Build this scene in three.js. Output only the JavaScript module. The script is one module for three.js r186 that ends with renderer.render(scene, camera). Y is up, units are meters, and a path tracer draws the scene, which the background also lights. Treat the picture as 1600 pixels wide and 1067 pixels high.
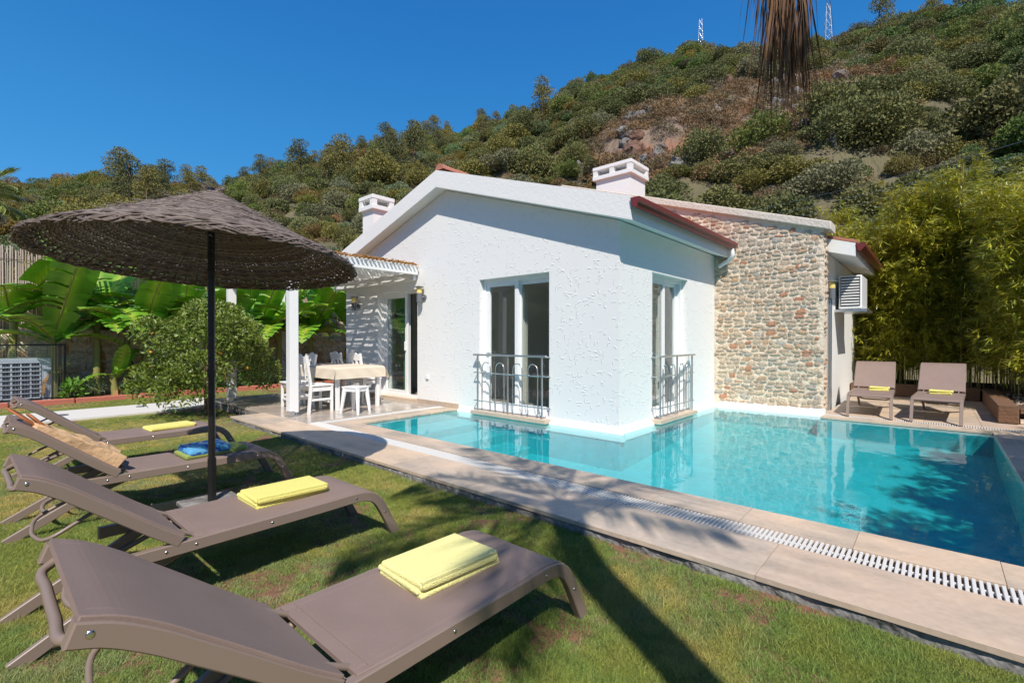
import * as THREE from 'three';
import { RoundedBoxGeometry } from 'three/addons/geometries/RoundedBoxGeometry.js';
import { mergeGeometries, mergeVertices } from 'three/addons/utils/BufferGeometryUtils.js';

// ---------------------------------------------------------------- camera, sky, sun, exposure
const scene = new THREE.Scene();
const renderer = new THREE.WebGLRenderer({ antialias: true });
renderer.toneMapping = THREE.LinearToneMapping;
renderer.toneMappingExposure = 1.54;
renderer.shadowMap.enabled = true;
const EYE = 1.38, YAW = 41.65 * Math.PI / 180;
const camera = new THREE.PerspectiveCamera(71.06, 1024 / 682, 0.05, 900);
camera.position.set(0, EYE, 0);
camera.lookAt(-Math.sin(YAW) * 10, EYE - 0.047, -Math.cos(YAW) * 10);
scene.add(camera);
const SUN = new THREE.Vector3(0.727 * Math.cos(0.87), Math.sin(0.87), 0.686 * Math.cos(0.87)).normalize();
{ // computed clear sky: deep blue above, paler towards the horizon, a mild glow round the sun
  const W = 512, H = 256, d = new Float32Array(W * H * 4), v = new THREE.Vector3();
  for (let j = 0; j < H; j++) for (let i = 0; i < W; i++) {
    const el = ((j + 0.5) / H - 0.5) * Math.PI, az = ((i + 0.5) / W - 0.5) * 2 * Math.PI;
    v.set(Math.cos(el) * Math.cos(az), Math.sin(el), Math.cos(el) * Math.sin(az));
    const t = Math.max(0, Math.sin(el)), k = Math.pow(1 - t, 2.2), s = Math.max(0, v.dot(SUN));
    const g = 0.10 * Math.pow(s, 6) + 0.35 * Math.pow(s, 60);
    const c = [0.013 + 0.11 * k * k + g, 0.075 + 0.26 * k + g, 0.29 + 0.36 * k + g];
    const o = (j * W + i) * 4;
    d[o] = c[0]; d[o + 1] = c[1]; d[o + 2] = c[2]; d[o + 3] = 1;
  }
  const tex = new THREE.DataTexture(d, W, H, THREE.RGBAFormat, THREE.FloatType);
  tex.mapping = THREE.EquirectangularReflectionMapping; tex.magFilter = tex.minFilter = THREE.LinearFilter; tex.needsUpdate = true;
  scene.background = tex; scene.environment = tex;
}
const sun = new THREE.DirectionalLight(new THREE.Color(1, 0.93, 0.84), 3.55);
sun.position.copy(SUN).multiplyScalar(60); sun.castShadow = true;
Object.assign(sun.shadow.camera, { left: -30, right: 30, top: 30, bottom: -30, near: 1, far: 200 });
scene.add(sun, sun.target);

// ---------------------------------------------------------------- helpers
let seed = 7;
const rnd = () => { seed |= 0; seed = seed + 0x6D2B79F5 | 0; let t = Math.imul(seed ^ seed >>> 15, 1 | seed); t = t + Math.imul(t ^ t >>> 7, 61 | t) ^ t; return ((t ^ t >>> 14) >>> 0) / 4294967296; };
const rr = (a, b) => a + (b - a) * rnd();
const pick = a => a[Math.floor(rnd() * a.length)];
const lerp = (a, b, t) => a + (b - a) * t, clamp = (x, a, b) => Math.min(b, Math.max(a, x));
const smooth = (a, b, x) => { const t = clamp((x - a) / (b - a), 0, 1); return t * t * (3 - 2 * t); };
const hash = (x, y) => { let h = Math.imul(x, 374761393) + Math.imul(y, 668265263) | 0; h = Math.imul(h ^ h >>> 13, 1274126177); return ((h ^ h >>> 16) >>> 0) / 4294967296; };
function vnoise(x, y, p = 0) {
  const xi = Math.floor(x), yi = Math.floor(y), xf = x - xi, yf = y - yi, m = a => p ? ((a % p) + p) % p : a;
  const u = xf * xf * (3 - 2 * xf), w = yf * yf * (3 - 2 * yf);
  return lerp(lerp(hash(m(xi), m(yi)), hash(m(xi + 1), m(yi)), u), lerp(hash(m(xi), m(yi + 1)), hash(m(xi + 1), m(yi + 1)), u), w);
}
function fbm(x, y, oct = 4, p = 0) { let s = 0, a = 0.5, n = 0; for (let i = 0; i < oct; i++) { s += a * vnoise(x + i * 17, y + i * 31, p); n += a; x *= 2; y *= 2; p *= 2; a *= 0.5; } return s / n; }
const toS = c => { c = clamp(c, 0, 1); return Math.round(255 * (c <= 0.0031308 ? c * 12.92 : 1.055 * Math.pow(c, 1 / 2.4) - 0.055)); };
// colour texture of linear colours, fn(u, v) -> [r, g, b]
function ctex(n, fn, repeat = 1) {
  const d = new Uint8Array(n * n * 4);
  for (let j = 0; j < n; j++) for (let i = 0; i < n; i++) { const c = fn(i / n, j / n), o = (j * n + i) * 4; d[o] = toS(c[0]); d[o + 1] = toS(c[1]); d[o + 2] = toS(c[2]); d[o + 3] = 255; }
  const t = new THREE.DataTexture(d, n, n); t.colorSpace = THREE.SRGBColorSpace; return texset(t, repeat);
}
function htex(n, fn, repeat = 1) {
  const d = new Uint8Array(n * n * 4);
  for (let j = 0; j < n; j++) for (let i = 0; i < n; i++) { const c = Math.round(255 * clamp(fn(i / n, j / n), 0, 1)), o = (j * n + i) * 4; d[o] = d[o + 1] = d[o + 2] = c; d[o + 3] = 255; }
  return texset(new THREE.DataTexture(d, n, n), repeat);
}
function texset(t, repeat) { t.wrapS = t.wrapT = THREE.RepeatWrapping; t.magFilter = THREE.LinearFilter; t.minFilter = THREE.LinearMipmapLinearFilter; t.generateMipmaps = true; t.repeat.set(repeat, repeat); t.needsUpdate = true; return t; }
const col = (r, g, b) => new THREE.Color().setRGB(r, g, b);
const mat = (c, rough = 0.7, o = {}) => new THREE.MeshStandardMaterial({ color: col(...c), roughness: rough, ...o });
const phys = (c, rough = 0.7, o = {}) => new THREE.MeshPhysicalMaterial({ color: col(...c), roughness: rough, ...o });
const leafMat = (c, tr = 0.4, rough = 0.62, o = {}) => new THREE.MeshPhysicalMaterial({ color: col(...c), roughness: rough, transmission: tr, thickness: 0, side: THREE.DoubleSide, ...o });

const used = {};
function numbered(n) { const k = used[n] = (used[n] ?? -1) + 1; return k ? `${n}_${String(k).padStart(3, '0')}` : n; }
function put(name, geo, m, parent) { const o = new THREE.Mesh(geo, m); o.castShadow = o.receiveShadow = true; o.name = parent ? name : numbered(name); (parent || scene).add(o); return o; }
function tag(o, label, category, group) { o.userData.label = label; o.userData.category = category; if (group) o.userData.group = group; return o; }
function thing(name, label, category, pos = [0, 0, 0], turn = 0, group) { const o = new THREE.Group(); o.name = numbered(name); o.position.set(...pos); o.rotation.y = turn; scene.add(o); return tag(o, label, category, group); }
function copyOf(src, pos, turn = 0, label) { const c = src.clone(); c.name = numbered(src.name.replace(/_\d{3}$/, '')); c.userData = { ...src.userData }; if (label) c.userData.label = label; c.position.set(...pos); c.rotation.y = turn; scene.add(c); return c; }
function struct(name, geo, m) { const o = put(name, geo, m); o.userData.kind = 'structure'; return o; }
// uv in metres from the dominant axis of the normal
function uvm(g, ox = 0, oy = 0) {
  const p = g.attributes.position, n = g.attributes.normal, uv = new Float32Array(p.count * 2);
  for (let i = 0; i < p.count; i++) {
    const ax = Math.abs(n.getX(i)), ay = Math.abs(n.getY(i)), az = Math.abs(n.getZ(i));
    const [u, v] = ay >= ax && ay >= az ? [p.getX(i), p.getZ(i)] : ax > az ? [p.getZ(i), p.getY(i)] : [p.getX(i), p.getY(i)];
    uv[2 * i] = u + ox; uv[2 * i + 1] = v + oy;
  }
  g.setAttribute('uv', new THREE.BufferAttribute(uv, 2)); return g;
}
function mg(list) {
  const a = list.map(g => { g = g.index ? g.toNonIndexed() : g; for (const k of Object.keys(g.attributes)) if (!['position', 'normal', 'uv'].includes(k)) g.deleteAttribute(k); if (!g.attributes.uv) uvm(g); return g; });
  return a.length === 1 ? a[0] : mergeGeometries(a);
}
// box between two corners, chamfered where r > 0
function bx(x0, x1, y0, y1, z0, z1, r = 0) {
  const g = r ? new RoundedBoxGeometry(x1 - x0, y1 - y0, z1 - z0, 1, r) : new THREE.BoxGeometry(x1 - x0, y1 - y0, z1 - z0);
  g.translate((x0 + x1) / 2, (y0 + y1) / 2, (z0 + z1) / 2); return uvm(g);
}
const V = (x, y, z) => new THREE.Vector3(x, y, z);
function tube(pts, r, seg = 16, rad = 6, closed = false) { return new THREE.TubeGeometry(new THREE.CatmullRomCurve3(pts.map(p => Array.isArray(p) ? V(...p) : p), closed), seg, r, rad, closed); }
function bar(a, b, r, rad = 6, r2 = r) { // straight round bar with closed ends
  a = V(...a); b = V(...b); const g = new THREE.CylinderGeometry(r2, r, a.distanceTo(b), rad);
  g.applyQuaternion(new THREE.Quaternion().setFromUnitVectors(V(0, 1, 0), b.clone().sub(a).normalize())); return g.translate((a.x + b.x) / 2, (a.y + b.y) / 2, (a.z + b.z) / 2);
}
function extr(pts, depth, o = {}) { const s = new THREE.Shape(pts.map(p => new THREE.Vector2(...p))); for (const h of o.holes || []) s.holes.push(new THREE.Path(h.map(p => new THREE.Vector2(...p)))); return new THREE.ExtrudeGeometry(s, { depth, bevelEnabled: !!o.bevel, bevelSize: o.bevel || 0, bevelThickness: o.bevel || 0, bevelSegments: 1, curveSegments: 8 }); }
// a profile in (z, y) pushed along x from x0 to x1
function alongX(pts, x0, x1, o) { const g = extr(pts, x1 - x0, o), p = g.attributes.position; const m = new THREE.Matrix4().makeBasis(V(0, 0, 1), V(0, 1, 0), V(-1, 0, 0)); g.applyMatrix4(m); g.translate(x1, 0, 0); return uvm(g); }
// band of height h following a path in (z, y), pushed along x
function strip(path, h, x0, x1, bevel = 0) {
  const up = [], dn = [];
  path.forEach((p, i) => { const a = path[Math.max(0, i - 1)], b = path[Math.min(path.length - 1, i + 1)]; let nx = -(b[1] - a[1]), ny = b[0] - a[0]; const l = Math.hypot(nx, ny); nx /= l; ny /= l; up.push([p[0] + nx * h / 2, p[1] + ny * h / 2]); dn.unshift([p[0] - nx * h / 2, p[1] - ny * h / 2]); });
  return alongX([...up, ...dn], x0, x1, { bevel });
}
const rect = (x0, x1, y0, y1) => [[x0, y0], [x1, y0], [x1, y1], [x0, y1]];
// leaf-sized rhombs: list of {p, dir, side, len, wid}
function leafGeo(list, fold = 0.25) {
  const n = list.length, P = new Float32Array(n * 12), N = new Float32Array(n * 12), C = new Float32Array(n * 12), U = new Float32Array(n * 8), I = new Uint32Array(n * 6), nn = V(0, 0, 0);
  list.forEach((l, i) => {
    const t = l.p.clone().addScaledVector(l.dir, l.len), m = l.p.clone().addScaledVector(l.dir, l.len * 0.45);
    nn.crossVectors(l.side, l.dir).normalize();
    const a = m.clone().addScaledVector(l.side, l.wid / 2).addScaledVector(nn, fold * l.wid), b = m.addScaledVector(l.side, -l.wid / 2).addScaledVector(nn, fold * l.wid);
    [l.p, a, t, b].forEach((q, k) => { q.toArray(P, i * 12 + k * 3); nn.toArray(N, i * 12 + k * 3); C.set(l.c || [1, 1, 1], i * 12 + k * 3); U[i * 8 + k * 2] = [0.5, 0, 0.5, 1][k]; U[i * 8 + k * 2 + 1] = [0, 0.5, 1, 0.5][k]; });
    I.set([0, 1, 2, 0, 2, 3].map(k => k + i * 4), i * 6);
  });
  const g = new THREE.BufferGeometry();
  g.setAttribute('position', new THREE.BufferAttribute(P, 3)); g.setAttribute('normal', new THREE.BufferAttribute(N, 3)); g.setAttribute('color', new THREE.BufferAttribute(C, 3)); g.setAttribute('uv', new THREE.BufferAttribute(U, 2)); g.setIndex(new THREE.BufferAttribute(I, 1));
  return g;
}
const ball = () => { const z = rr(-1, 1), a = rr(0, 6.2832), s = Math.sqrt(1 - z * z); return V(s * Math.cos(a), z, s * Math.sin(a)); };
// leaves over the shells of several lobes: [x, y, z, rx, ry, rz]
function crown(lobes, n, len, wid, tone = 0.25, deep = 0.45) {
  const w = lobes.map(l => l[3] * l[5]), tot = w.reduce((a, b) => a + b, 0), out = [];
  lobes.forEach((l, k) => {
    for (let i = 0, m = Math.round(n * w[k] / tot); i < m; i++) {
      const d = ball(); if (d.y < -0.5 && rnd() < 0.6) d.y *= -1;
      const r = (1 - deep * Math.pow(rnd(), 1.7)) * (0.9 + 0.22 * vnoise(d.x * 3 + k * 9, d.z * 3 + d.y * 5));
      const dir = ball().addScaledVector(d, 0.9).add(V(0, 0.15, 0)).normalize(), side = ball().cross(dir).normalize(), s = rr(0.7, 1.3), t = 1 + tone * rr(-1, 1), yl = rr(0, tone);
      out.push({ p: V(l[0] + d.x * r * l[3], l[1] + d.y * r * l[4], l[2] + d.z * r * l[5]), dir, side, len: len * s, wid: wid * s, c: [t * (1 + yl * 0.5), t, t * (1 - yl * 0.4)] });
    }
  });
  return out;
}

// ---------------------------------------------------------------- materials
const M = {};
{
  // trowelled plaster: crescent ridges and fine grain, as height
  const cv = document.createElement('canvas'); cv.width = cv.height = 1024; const x = cv.getContext('2d');
  x.fillStyle = '#505050'; x.fillRect(0, 0, 1024, 1024); x.lineCap = 'round';
  for (let k = 0; k < 520; k++) {
    const cx = rr(0, 1024), cy = rr(0, 1024), r = rr(5, 20), a = rr(-0.9, 0.9) - Math.PI / 2 + (rnd() < 0.25 ? 1.6 : 0), sp = rr(0.5, 1.35), w = rr(1.6, 3.6);
    for (const dx of [-1024, 0, 1024]) for (const dy of [-1024, 0, 1024]) {
      if (cx + dx < -60 || cx + dx > 1084 || cy + dy < -60 || cy + dy > 1084) continue;
      for (const [ww, al] of [[w * 2.6, 0.25], [w * 1.6, 0.4], [w * 0.8, 0.8]]) {
        x.strokeStyle = `rgba(235,235,235,${al})`; x.lineWidth = ww; x.beginPath(); x.ellipse(cx + dx, cy + dy, r, r * 0.62, rr(-0.02, 0.02) + a * 0.6, a - sp, a + sp); x.stroke();
      }
    }
  }
  for (let k = 0; k < 26000; k++) { x.fillStyle = rnd() < 0.5 ? 'rgba(130,130,130,0.16)' : 'rgba(40,40,40,0.16)'; x.fillRect(rr(0, 1020), rr(0, 1020), rr(1, 5), rr(1, 4)); }
  M.bump = texset(new THREE.CanvasTexture(cv), 1 / 2.6);
  M.grain = htex(256, (u, v) => 0.7 * fbm(u * 32, v * 32, 3, 32) + 0.3 * fbm(u * 6, v * 6, 3, 6), 1 / 0.9);
  M.plaster = mat([0.80, 0.80, 0.78], 0.85, { bumpMap: M.bump, bumpScale: 0.0075 });
  M.white = mat([0.80, 0.80, 0.78], 0.8, { bumpMap: M.grain, bumpScale: 0.003 });
  M.upvc = mat([0.82, 0.83, 0.83], 0.3);
  M.whiteWood = mat([0.80, 0.80, 0.79], 0.45, { bumpMap: M.grain, bumpScale: 0.001 });
  const trav = (a, b, c) => ctex(512, (u, v) => { const n = fbm(u * 3, v * 22, 5, 3 * 1), s = fbm(u * 5, v * 5, 4, 5), g = fbm(u * 64, v * 64, 2, 64), k = 0.80 + 0.3 * (n - 0.5) + 0.34 * (s - 0.5) + 0.14 * (g - 0.5); const y = 0.12 * (s - 0.5); return [a * (k + y), b * k * 1.0, c * (k - y)]; }, 1 / 1.7);
  const tA = trav(0.68, 0.54, 0.41);
  M.trav = [[1, 1, 1], [0.93, 0.92, 0.92], [1.04, 1.02, 0.98]].map(c => mat(c, 0.5, { map: tA, bumpMap: M.grain, bumpScale: 0.002 }));
  const tB = trav(0.60, 0.52, 0.44);
  M.tile = [[1, 1, 1], [0.9, 0.9, 0.92]].map(c => mat(c, 0.16, { map: tB }));
  M.cap = mat([0.62, 0.56, 0.48], 0.9, { bumpMap: M.grain, bumpScale: 0.012 });
  const conc = ctex(512, (u, v) => { const n = fbm(u * 8, v * 8, 5, 8), m = fbm(u * 40 + 9, v * 40, 2, 40), k = 0.10 + 0.3 * Math.pow(n, 1.6) + 0.12 * (m - 0.5); return [k * 1.04, k, k * 0.95]; }, 1);
  M.rough = mat([1.0, 1.0, 1.0], 0.95, { map: conc, bumpMap: M.grain, bumpScale: 0.02 });
  M.path = mat([0.62, 0.60, 0.56], 0.85, { bumpMap: M.grain, bumpScale: 0.004 });
  M.pool = mat([1, 1, 1], 0.5, { map: ctex(256, (u, v) => { const k = 0.9 + 0.25 * (fbm(u * 12, v * 12, 3, 12) - 0.5); return [0.045 * k, 0.47 * k, 0.51 * k]; }, 1 / 1.3) });
  M.water = phys([0.60, 0.95, 0.97], 0.015, { transmission: 1, thickness: 0, ior: 1.33, bumpMap: htex(512, (u, v) => 0.55 * fbm(u * 9, v * 9, 2, 9) + 0.45 * fbm(u * 24 + 5, v * 24, 2, 24), 1 / 2.3), bumpScale: 0.0022 });
  M.glass = phys([0.93, 0.96, 0.95], 0.01, { transmission: 1, thickness: 0, ior: 1.5 });
  const weave = htex(64, (u, v) => 0.5 + 0.25 * Math.sin(u * 50.27) + 0.25 * Math.sin(v * 50.27), 1 / 0.016);
  M.sling = mat([1, 1, 1], 0.66, { map: ctex(512, (u, v) => { const k = 0.88 + 0.22 * fbm(u * 5, v * 5, 4, 5) + 0.16 * (hash(Math.floor(u * 512), Math.floor(v * 512)) - 0.5); return [0.242 * k, 0.175 * k, 0.148 * k]; }, 1 / 0.9), bumpMap: weave, bumpScale: 0.0003 });
  M.taupe = mat([0.235, 0.178, 0.145], 0.42);
  M.chrome = mat([0.6, 0.6, 0.6], 0.25, { metalness: 1 });
  M.steel = mat([0.62, 0.64, 0.65], 0.28, { metalness: 0.9 });
  const pile = htex(256, (u, v) => fbm(u * 64, v * 64, 3, 64), 1 / 0.25);
  M.towel = phys([0.80, 0.74, 0.20], 0.95, { sheen: 0.5, sheenColor: col(0.9, 0.85, 0.4), bumpMap: pile, bumpScale: 0.006 });
  M.blueTowel = mat([1, 1, 1], 0.95, { bumpMap: pile, bumpScale: 0.006, map: ctex(256, (u, v) => { const n = fbm(u * 5, v * 7, 3, 0), e = Math.min(v, 1 - v); if (n > 0.6) return [0.12, 0.42, 0.70]; if (n > 0.5) return [0.02, 0.12, 0.45]; if (n < 0.36) return [0.45, 0.60, 0.72]; return [0.04, 0.22, 0.58]; }) });
  M.greenTowel = mat([0.34, 0.42, 0.10], 0.95, { bumpMap: pile, bumpScale: 0.006 });
  M.kraft = mat([0.55, 0.36, 0.20], 0.85, { bumpMap: htex(128, (u, v) => fbm(u * 6, v * 6, 4, 6), 1 / 0.4), bumpScale: 0.02 });
  M.leather = mat([0.38, 0.13, 0.045], 0.55);
  M.black = mat([0.012, 0.012, 0.014], 0.35);
  M.wicker = [[0.15, 0.117, 0.098], [0.215, 0.175, 0.15], [0.095, 0.068, 0.054]].map(c => mat(c, 0.8));
  M.mortar = mat([0.74, 0.62, 0.48], 0.95, { bumpMap: M.grain, bumpScale: 0.02 });
  const stx = ctex(256, (u, v) => { const k = 0.75 + 0.7 * (fbm(u * 7, v * 7, 4, 7) - 0.5) + 0.25 * (fbm(u * 40, v * 40, 2, 40) - 0.5); return [k, k * 0.99, k * 0.97]; }, 2);
  const sb = htex(256, (u, v) => fbm(u * 10, v * 10, 4, 10), 2);
  M.stone = [[0.56, 0.44, 0.33], [0.60, 0.49, 0.38], [0.48, 0.40, 0.32], [0.58, 0.40, 0.26], [0.50, 0.45, 0.39], [0.62, 0.50, 0.37], [0.52, 0.27, 0.17], [0.45, 0.36, 0.28]].map(c => mat(c.map(k => k * 1.72), 0.9, { map: stx, bumpMap: sb, bumpScale: 0.02 }));
  M.gutter = mat([0.17, 0.030, 0.028], 0.35);
  M.rooftile = mat([0.42, 0.17, 0.11], 0.75, { bumpMap: M.grain, bumpScale: 0.006 });
  M.kerb = mat([0.46, 0.15, 0.10], 0.85, { bumpMap: M.grain, bumpScale: 0.006 });
  M.soil = mat([0.10, 0.055, 0.033], 0.95, { bumpMap: M.grain, bumpScale: 0.03 });
  M.bark = mat([0.14, 0.095, 0.062], 0.95, { bumpMap: M.grain, bumpScale: 0.02 });
  const wood = ctex(256, (u, v) => { const k = 0.5 + 0.5 * fbm(u * 3, v * 36, 4, 3); return [0.22 * k, 0.115 * k, 0.06 * k]; }, 1 / 0.6);
  M.sleeper = mat([1, 1, 1], 0.85, { map: wood, bumpMap: M.grain, bumpScale: 0.01 });
  M.reed = mat([1, 1, 1], 0.9, { map: ctex(256, (u, v) => { const k = 0.6 + 0.5 * fbm(u * 64, v * 3, 3, 64); return [0.42 * k, 0.33 * k, 0.27 * k]; }, 1) });
  M.reedRoof = mat([0.42, 0.22, 0.07], 0.9);
  M.cloth = mat([0.66, 0.57, 0.45], 0.9, { bumpMap: M.grain, bumpScale: 0.002 });
  M.banana = leafMat([0.17, 0.39, 0.026], 0.32, 0.38, { vertexColors: true });
  M.bananaStem = mat([0.25, 0.24, 0.07], 0.6);
  M.bananaDry = mat([0.30, 0.17, 0.06], 0.9);
}

// ---------------------------------------------------------------- lawn, hill
const groundY = (x, z) => x > -8.4 && x < 2.6 && z < -1.84 && z > -2.8 ? (0.062 + 0.03 * (fbm(x * 1.7 + 9, 3, 3) - 0.5)) * smooth(-1.9, -2.66, z) : 0;
const NEARTONE = (x, z) => fbm(x * 0.9 + 40, z * 0.9 + 40, 3);
const bareAt = (x, z) => { // earth shows between and under the loungers
  const n = 0.5 * fbm(x * 2.1 + 11, z * 2.1 + 5, 4) + 0.5 * fbm(x * 9 + 31, z * 9 + 15, 4) + 0.04, under = [-1.59, -3.15, -4.85, -6.6].some(c => Math.abs(x - c) < 0.42) && z < -0.5 && z > -2.1;
  const mid = Math.exp(-(((x + 2.4) / 1.0) ** 2) - (((z + 0.8) / 0.8) ** 2)), edge = smooth(-2.45, -2.68, z);
  return n + (under ? 0.10 : 0) + 0.2 * mid + 0.10 * edge;
};
{
  const s = new THREE.Shape(rect(-40, 30, -30, 30).map(p => new THREE.Vector2(p[0], -p[1])));
  s.holes.push(new THREE.Path(rect(-10.1, 0.75, -9.6, -3.5).map(p => new THREE.Vector2(p[0], -p[1]))));
  const g = new THREE.ShapeGeometry(s); g.rotateX(-Math.PI / 2);
  const p = g.attributes.position, uv = new Float32Array(p.count * 2); for (let i = 0; i < p.count; i++) { uv[2 * i] = p.getX(i); uv[2 * i + 1] = p.getZ(i); }
  g.setAttribute('uv', new THREE.BufferAttribute(uv, 2));
  const tx = ctex(1024, (u, v) => { const x = u * 12 - 10, z = v * 12 - 10, b = bareAt(x, z), f = fbm(u * 220, v * 220, 3, 220), n = NEARTONE(x, z); const k = smooth(0.54, 0.70, b + 0.35 * (f - 0.5)); const g1 = [lerp(0.17, 0.26, n), lerp(0.19, 0.24, n), 0.05]; const d = [0.19, 0.09, 0.055]; const m = 0.7 + 0.6 * f; return [lerp(g1[0], d[0], k) * m, lerp(g1[1], d[1], k) * m, lerp(g1[2], d[2], k) * m]; }, 1 / 12);
  tx.offset.set(10 / 12, 10 / 12);
  struct('lawn', g, M.lawn = mat([1, 1, 1], 0.95, { map: tx, bumpMap: M.grain, bumpScale: 0.02 }));
}
{ // short grass, nobody could count it
  const blades = [];
  const tuft = (hgt, n, spread) => { const P = [], N = []; for (let i = 0; i < n; i++) { const a = rr(0, 6.283), r = spread * Math.sqrt(rnd()), x = r * Math.cos(a), z = r * Math.sin(a), h = hgt * rr(0.5, 1.1), b = rr(0, 6.283), lean = h * rr(0.3, 1.3), w = rr(0.0012, 0.0022), c = rr(0, 6.283); P.push(x - w * Math.cos(c), 0, z - w * Math.sin(c), x + w * Math.cos(c), 0, z + w * Math.sin(c), x + lean * Math.cos(b), h, z + lean * Math.sin(b)); } const g = new THREE.BufferGeometry(); g.setAttribute('position', new THREE.Float32BufferAttribute(P, 3)); g.computeVertexNormals(); return g; };
  const m = leafMat([1, 1, 1], 0.42, 0.7), mtx = new THREE.Matrix4(), q = new THREE.Quaternion(), Y = V(0, 1, 0);
  const kinds = [tuft(0.024, 26, 0.035), tuft(0.016, 28, 0.04), tuft(0.045, 12, 0.03)], lists = [[], [], []];
  const fwd = V(-Math.sin(YAW), 0, -Math.cos(YAW)), right = V(Math.cos(YAW), 0, -Math.sin(YAW));
  for (let i = 0; i < 300000; i++) {
    const D = 1.1 + 12.5 * Math.pow(rnd(), 1.7), X = rr(-1.25, 1.25) * (D + 0.4), x = fwd.x * D + right.x * X, z = fwd.z * D + right.z * X;
    if (z < -2.70 && !(x < -8.5 && z > -3.15) && !(x < -11.4 && z > -6)) continue;
    if (x > 2.5 || x < -13.85 || z > 2.5 || (x < -10.62 && x > -12.35 && z > -3.6)) continue;
    const b = bareAt(x, z) + rr(-0.07, 0.07); if (b > 0.645 && rnd() < 0.8) continue;
    const n = NEARTONE(x, z), n2 = fbm(x * 5 + 3, z * 5 + 8, 2), dry = clamp((n - 0.42) * 3.2 + (n2 - 0.5) * 1.4 + rr(-0.35, 0.35), 0, 1);
    const green = smooth(0.5, 0.62, b), k = rnd() < 0.06 ? 2 : rnd() < 0.5 ? 0 : 1;
    const c = [lerp(lerp(0.31, 0.58, dry), 0.17, green * 0.6), lerp(lerp(0.36, 0.47, dry), 0.32, green * 0.6), lerp(0.055, 0.15, dry)];
    lists[k].push([x, z, rr(0.75, 1.25), rr(0, 6.283), c, rr(0.75, 1.25)]);
  }
  lists.forEach((l, k) => { const im = new THREE.InstancedMesh(kinds[k], m, l.length); im.name = numbered('grass'); im.userData = { kind: 'stuff', label: ['short green lawn grass around the sun loungers', 'low matted lawn grass around the sun loungers', 'taller stray grass blades in the lawn'][k], category: 'grass' }; l.forEach((t, i) => { q.setFromAxisAngle(Y, t[3]); im.setMatrixAt(i, mtx.compose(V(t[0], groundY(t[0], t[1]) + 0.002, t[1]), q, V(t[2], t[2], t[2]))); im.setColorAt(i, col(...t[4].map(c => c * t[5]))); }); im.castShadow = im.receiveShadow = true; scene.add(im); });
}
{ // the lawn swells up to the deck edge
  const g = new THREE.PlaneGeometry(11, 0.9, 110, 12); g.rotateX(-Math.PI / 2); g.translate(-2.9, 0, -2.29); const p = g.attributes.position, uv = g.attributes.uv; for (let i = 0; i < p.count; i++) { p.setY(i, groundY(p.getX(i), p.getZ(i)) + 0.003 * smooth(-1.84, -1.95, p.getZ(i))); uv.setXY(i, p.getX(i), p.getZ(i)); } g.computeVertexNormals(); struct('lawn_bank', g, M.lawn);
}
// the hill is a height field round the garden: rises all along the back, higher to the right
const SKYL = [[-2.2, 0.10], [-1.2, 0.19], [-0.82, 0.225], [-0.68, 0.262], [-0.56, 0.27], [-0.49, 0.295], [-0.38, 0.335], [-0.26, 0.385], [-0.13, 0.425], [0.0, 0.462], [0.07, 0.488], [0.134, 0.525], [0.2, 0.545], [0.26, 0.555], [0.32, 0.565], [0.38, 0.572], [0.49, 0.548], [0.59, 0.525], [0.68, 0.513], [0.75, 0.495], [0.82, 0.475], [1.2, 0.34], [1.7, 0.2], [2.2, 0.12], [3.2, 0.1]];
const curve = (t, x) => { if (x <= t[0][0]) return t[0][1]; for (let i = 1; i < t.length; i++) if (x <= t[i][0]) return lerp(t[i - 1][1], t[i][1], smooth(t[i - 1][0], t[i][0], x)); return t[t.length - 1][1]; };
const ridgeD = a => lerp(165, 105, smooth(-0.8, 0.7, a)), baseD = a => lerp(25, 21, smooth(-0.6, 0.5, a));
const scaleCache = {};
const prof = t => t < 0 ? 0 : t < 1 ? 1 - Math.pow(1 - t, 1.25) : 1 - 0.12 * (t - 1);
function hillH(a, d) {
  const dr = ridgeD(a), d0 = baseD(a), key = Math.round(a * 400);
  let k = scaleCache[key];
  if (k === undefined) { let m = 0; for (let t = 0.02; t <= 1; t += 0.02) m = Math.max(m, prof(t) / (d0 + t * (dr - d0))); k = scaleCache[key] = 1 / m; }
  const lumps = (fbm(a * 7 + 20, d * 0.045 + 20, 3) - 0.5) * 7 * smooth(d0, d0 + 25, d) * (1 - smooth(dr * 0.75, dr, d) * 0.6);
  return EYE + (curve(SKYL, a) * k * prof((d - d0) / (dr - d0)) - EYE * smooth(d0 + 6, d0, d)) - 2.6 * smooth(d0 + 10, dr, d) + lumps;
}
const polar = (a, d, y) => V(-Math.sin(YAW - a) * d, y, -Math.cos(YAW - a) * d);
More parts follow.
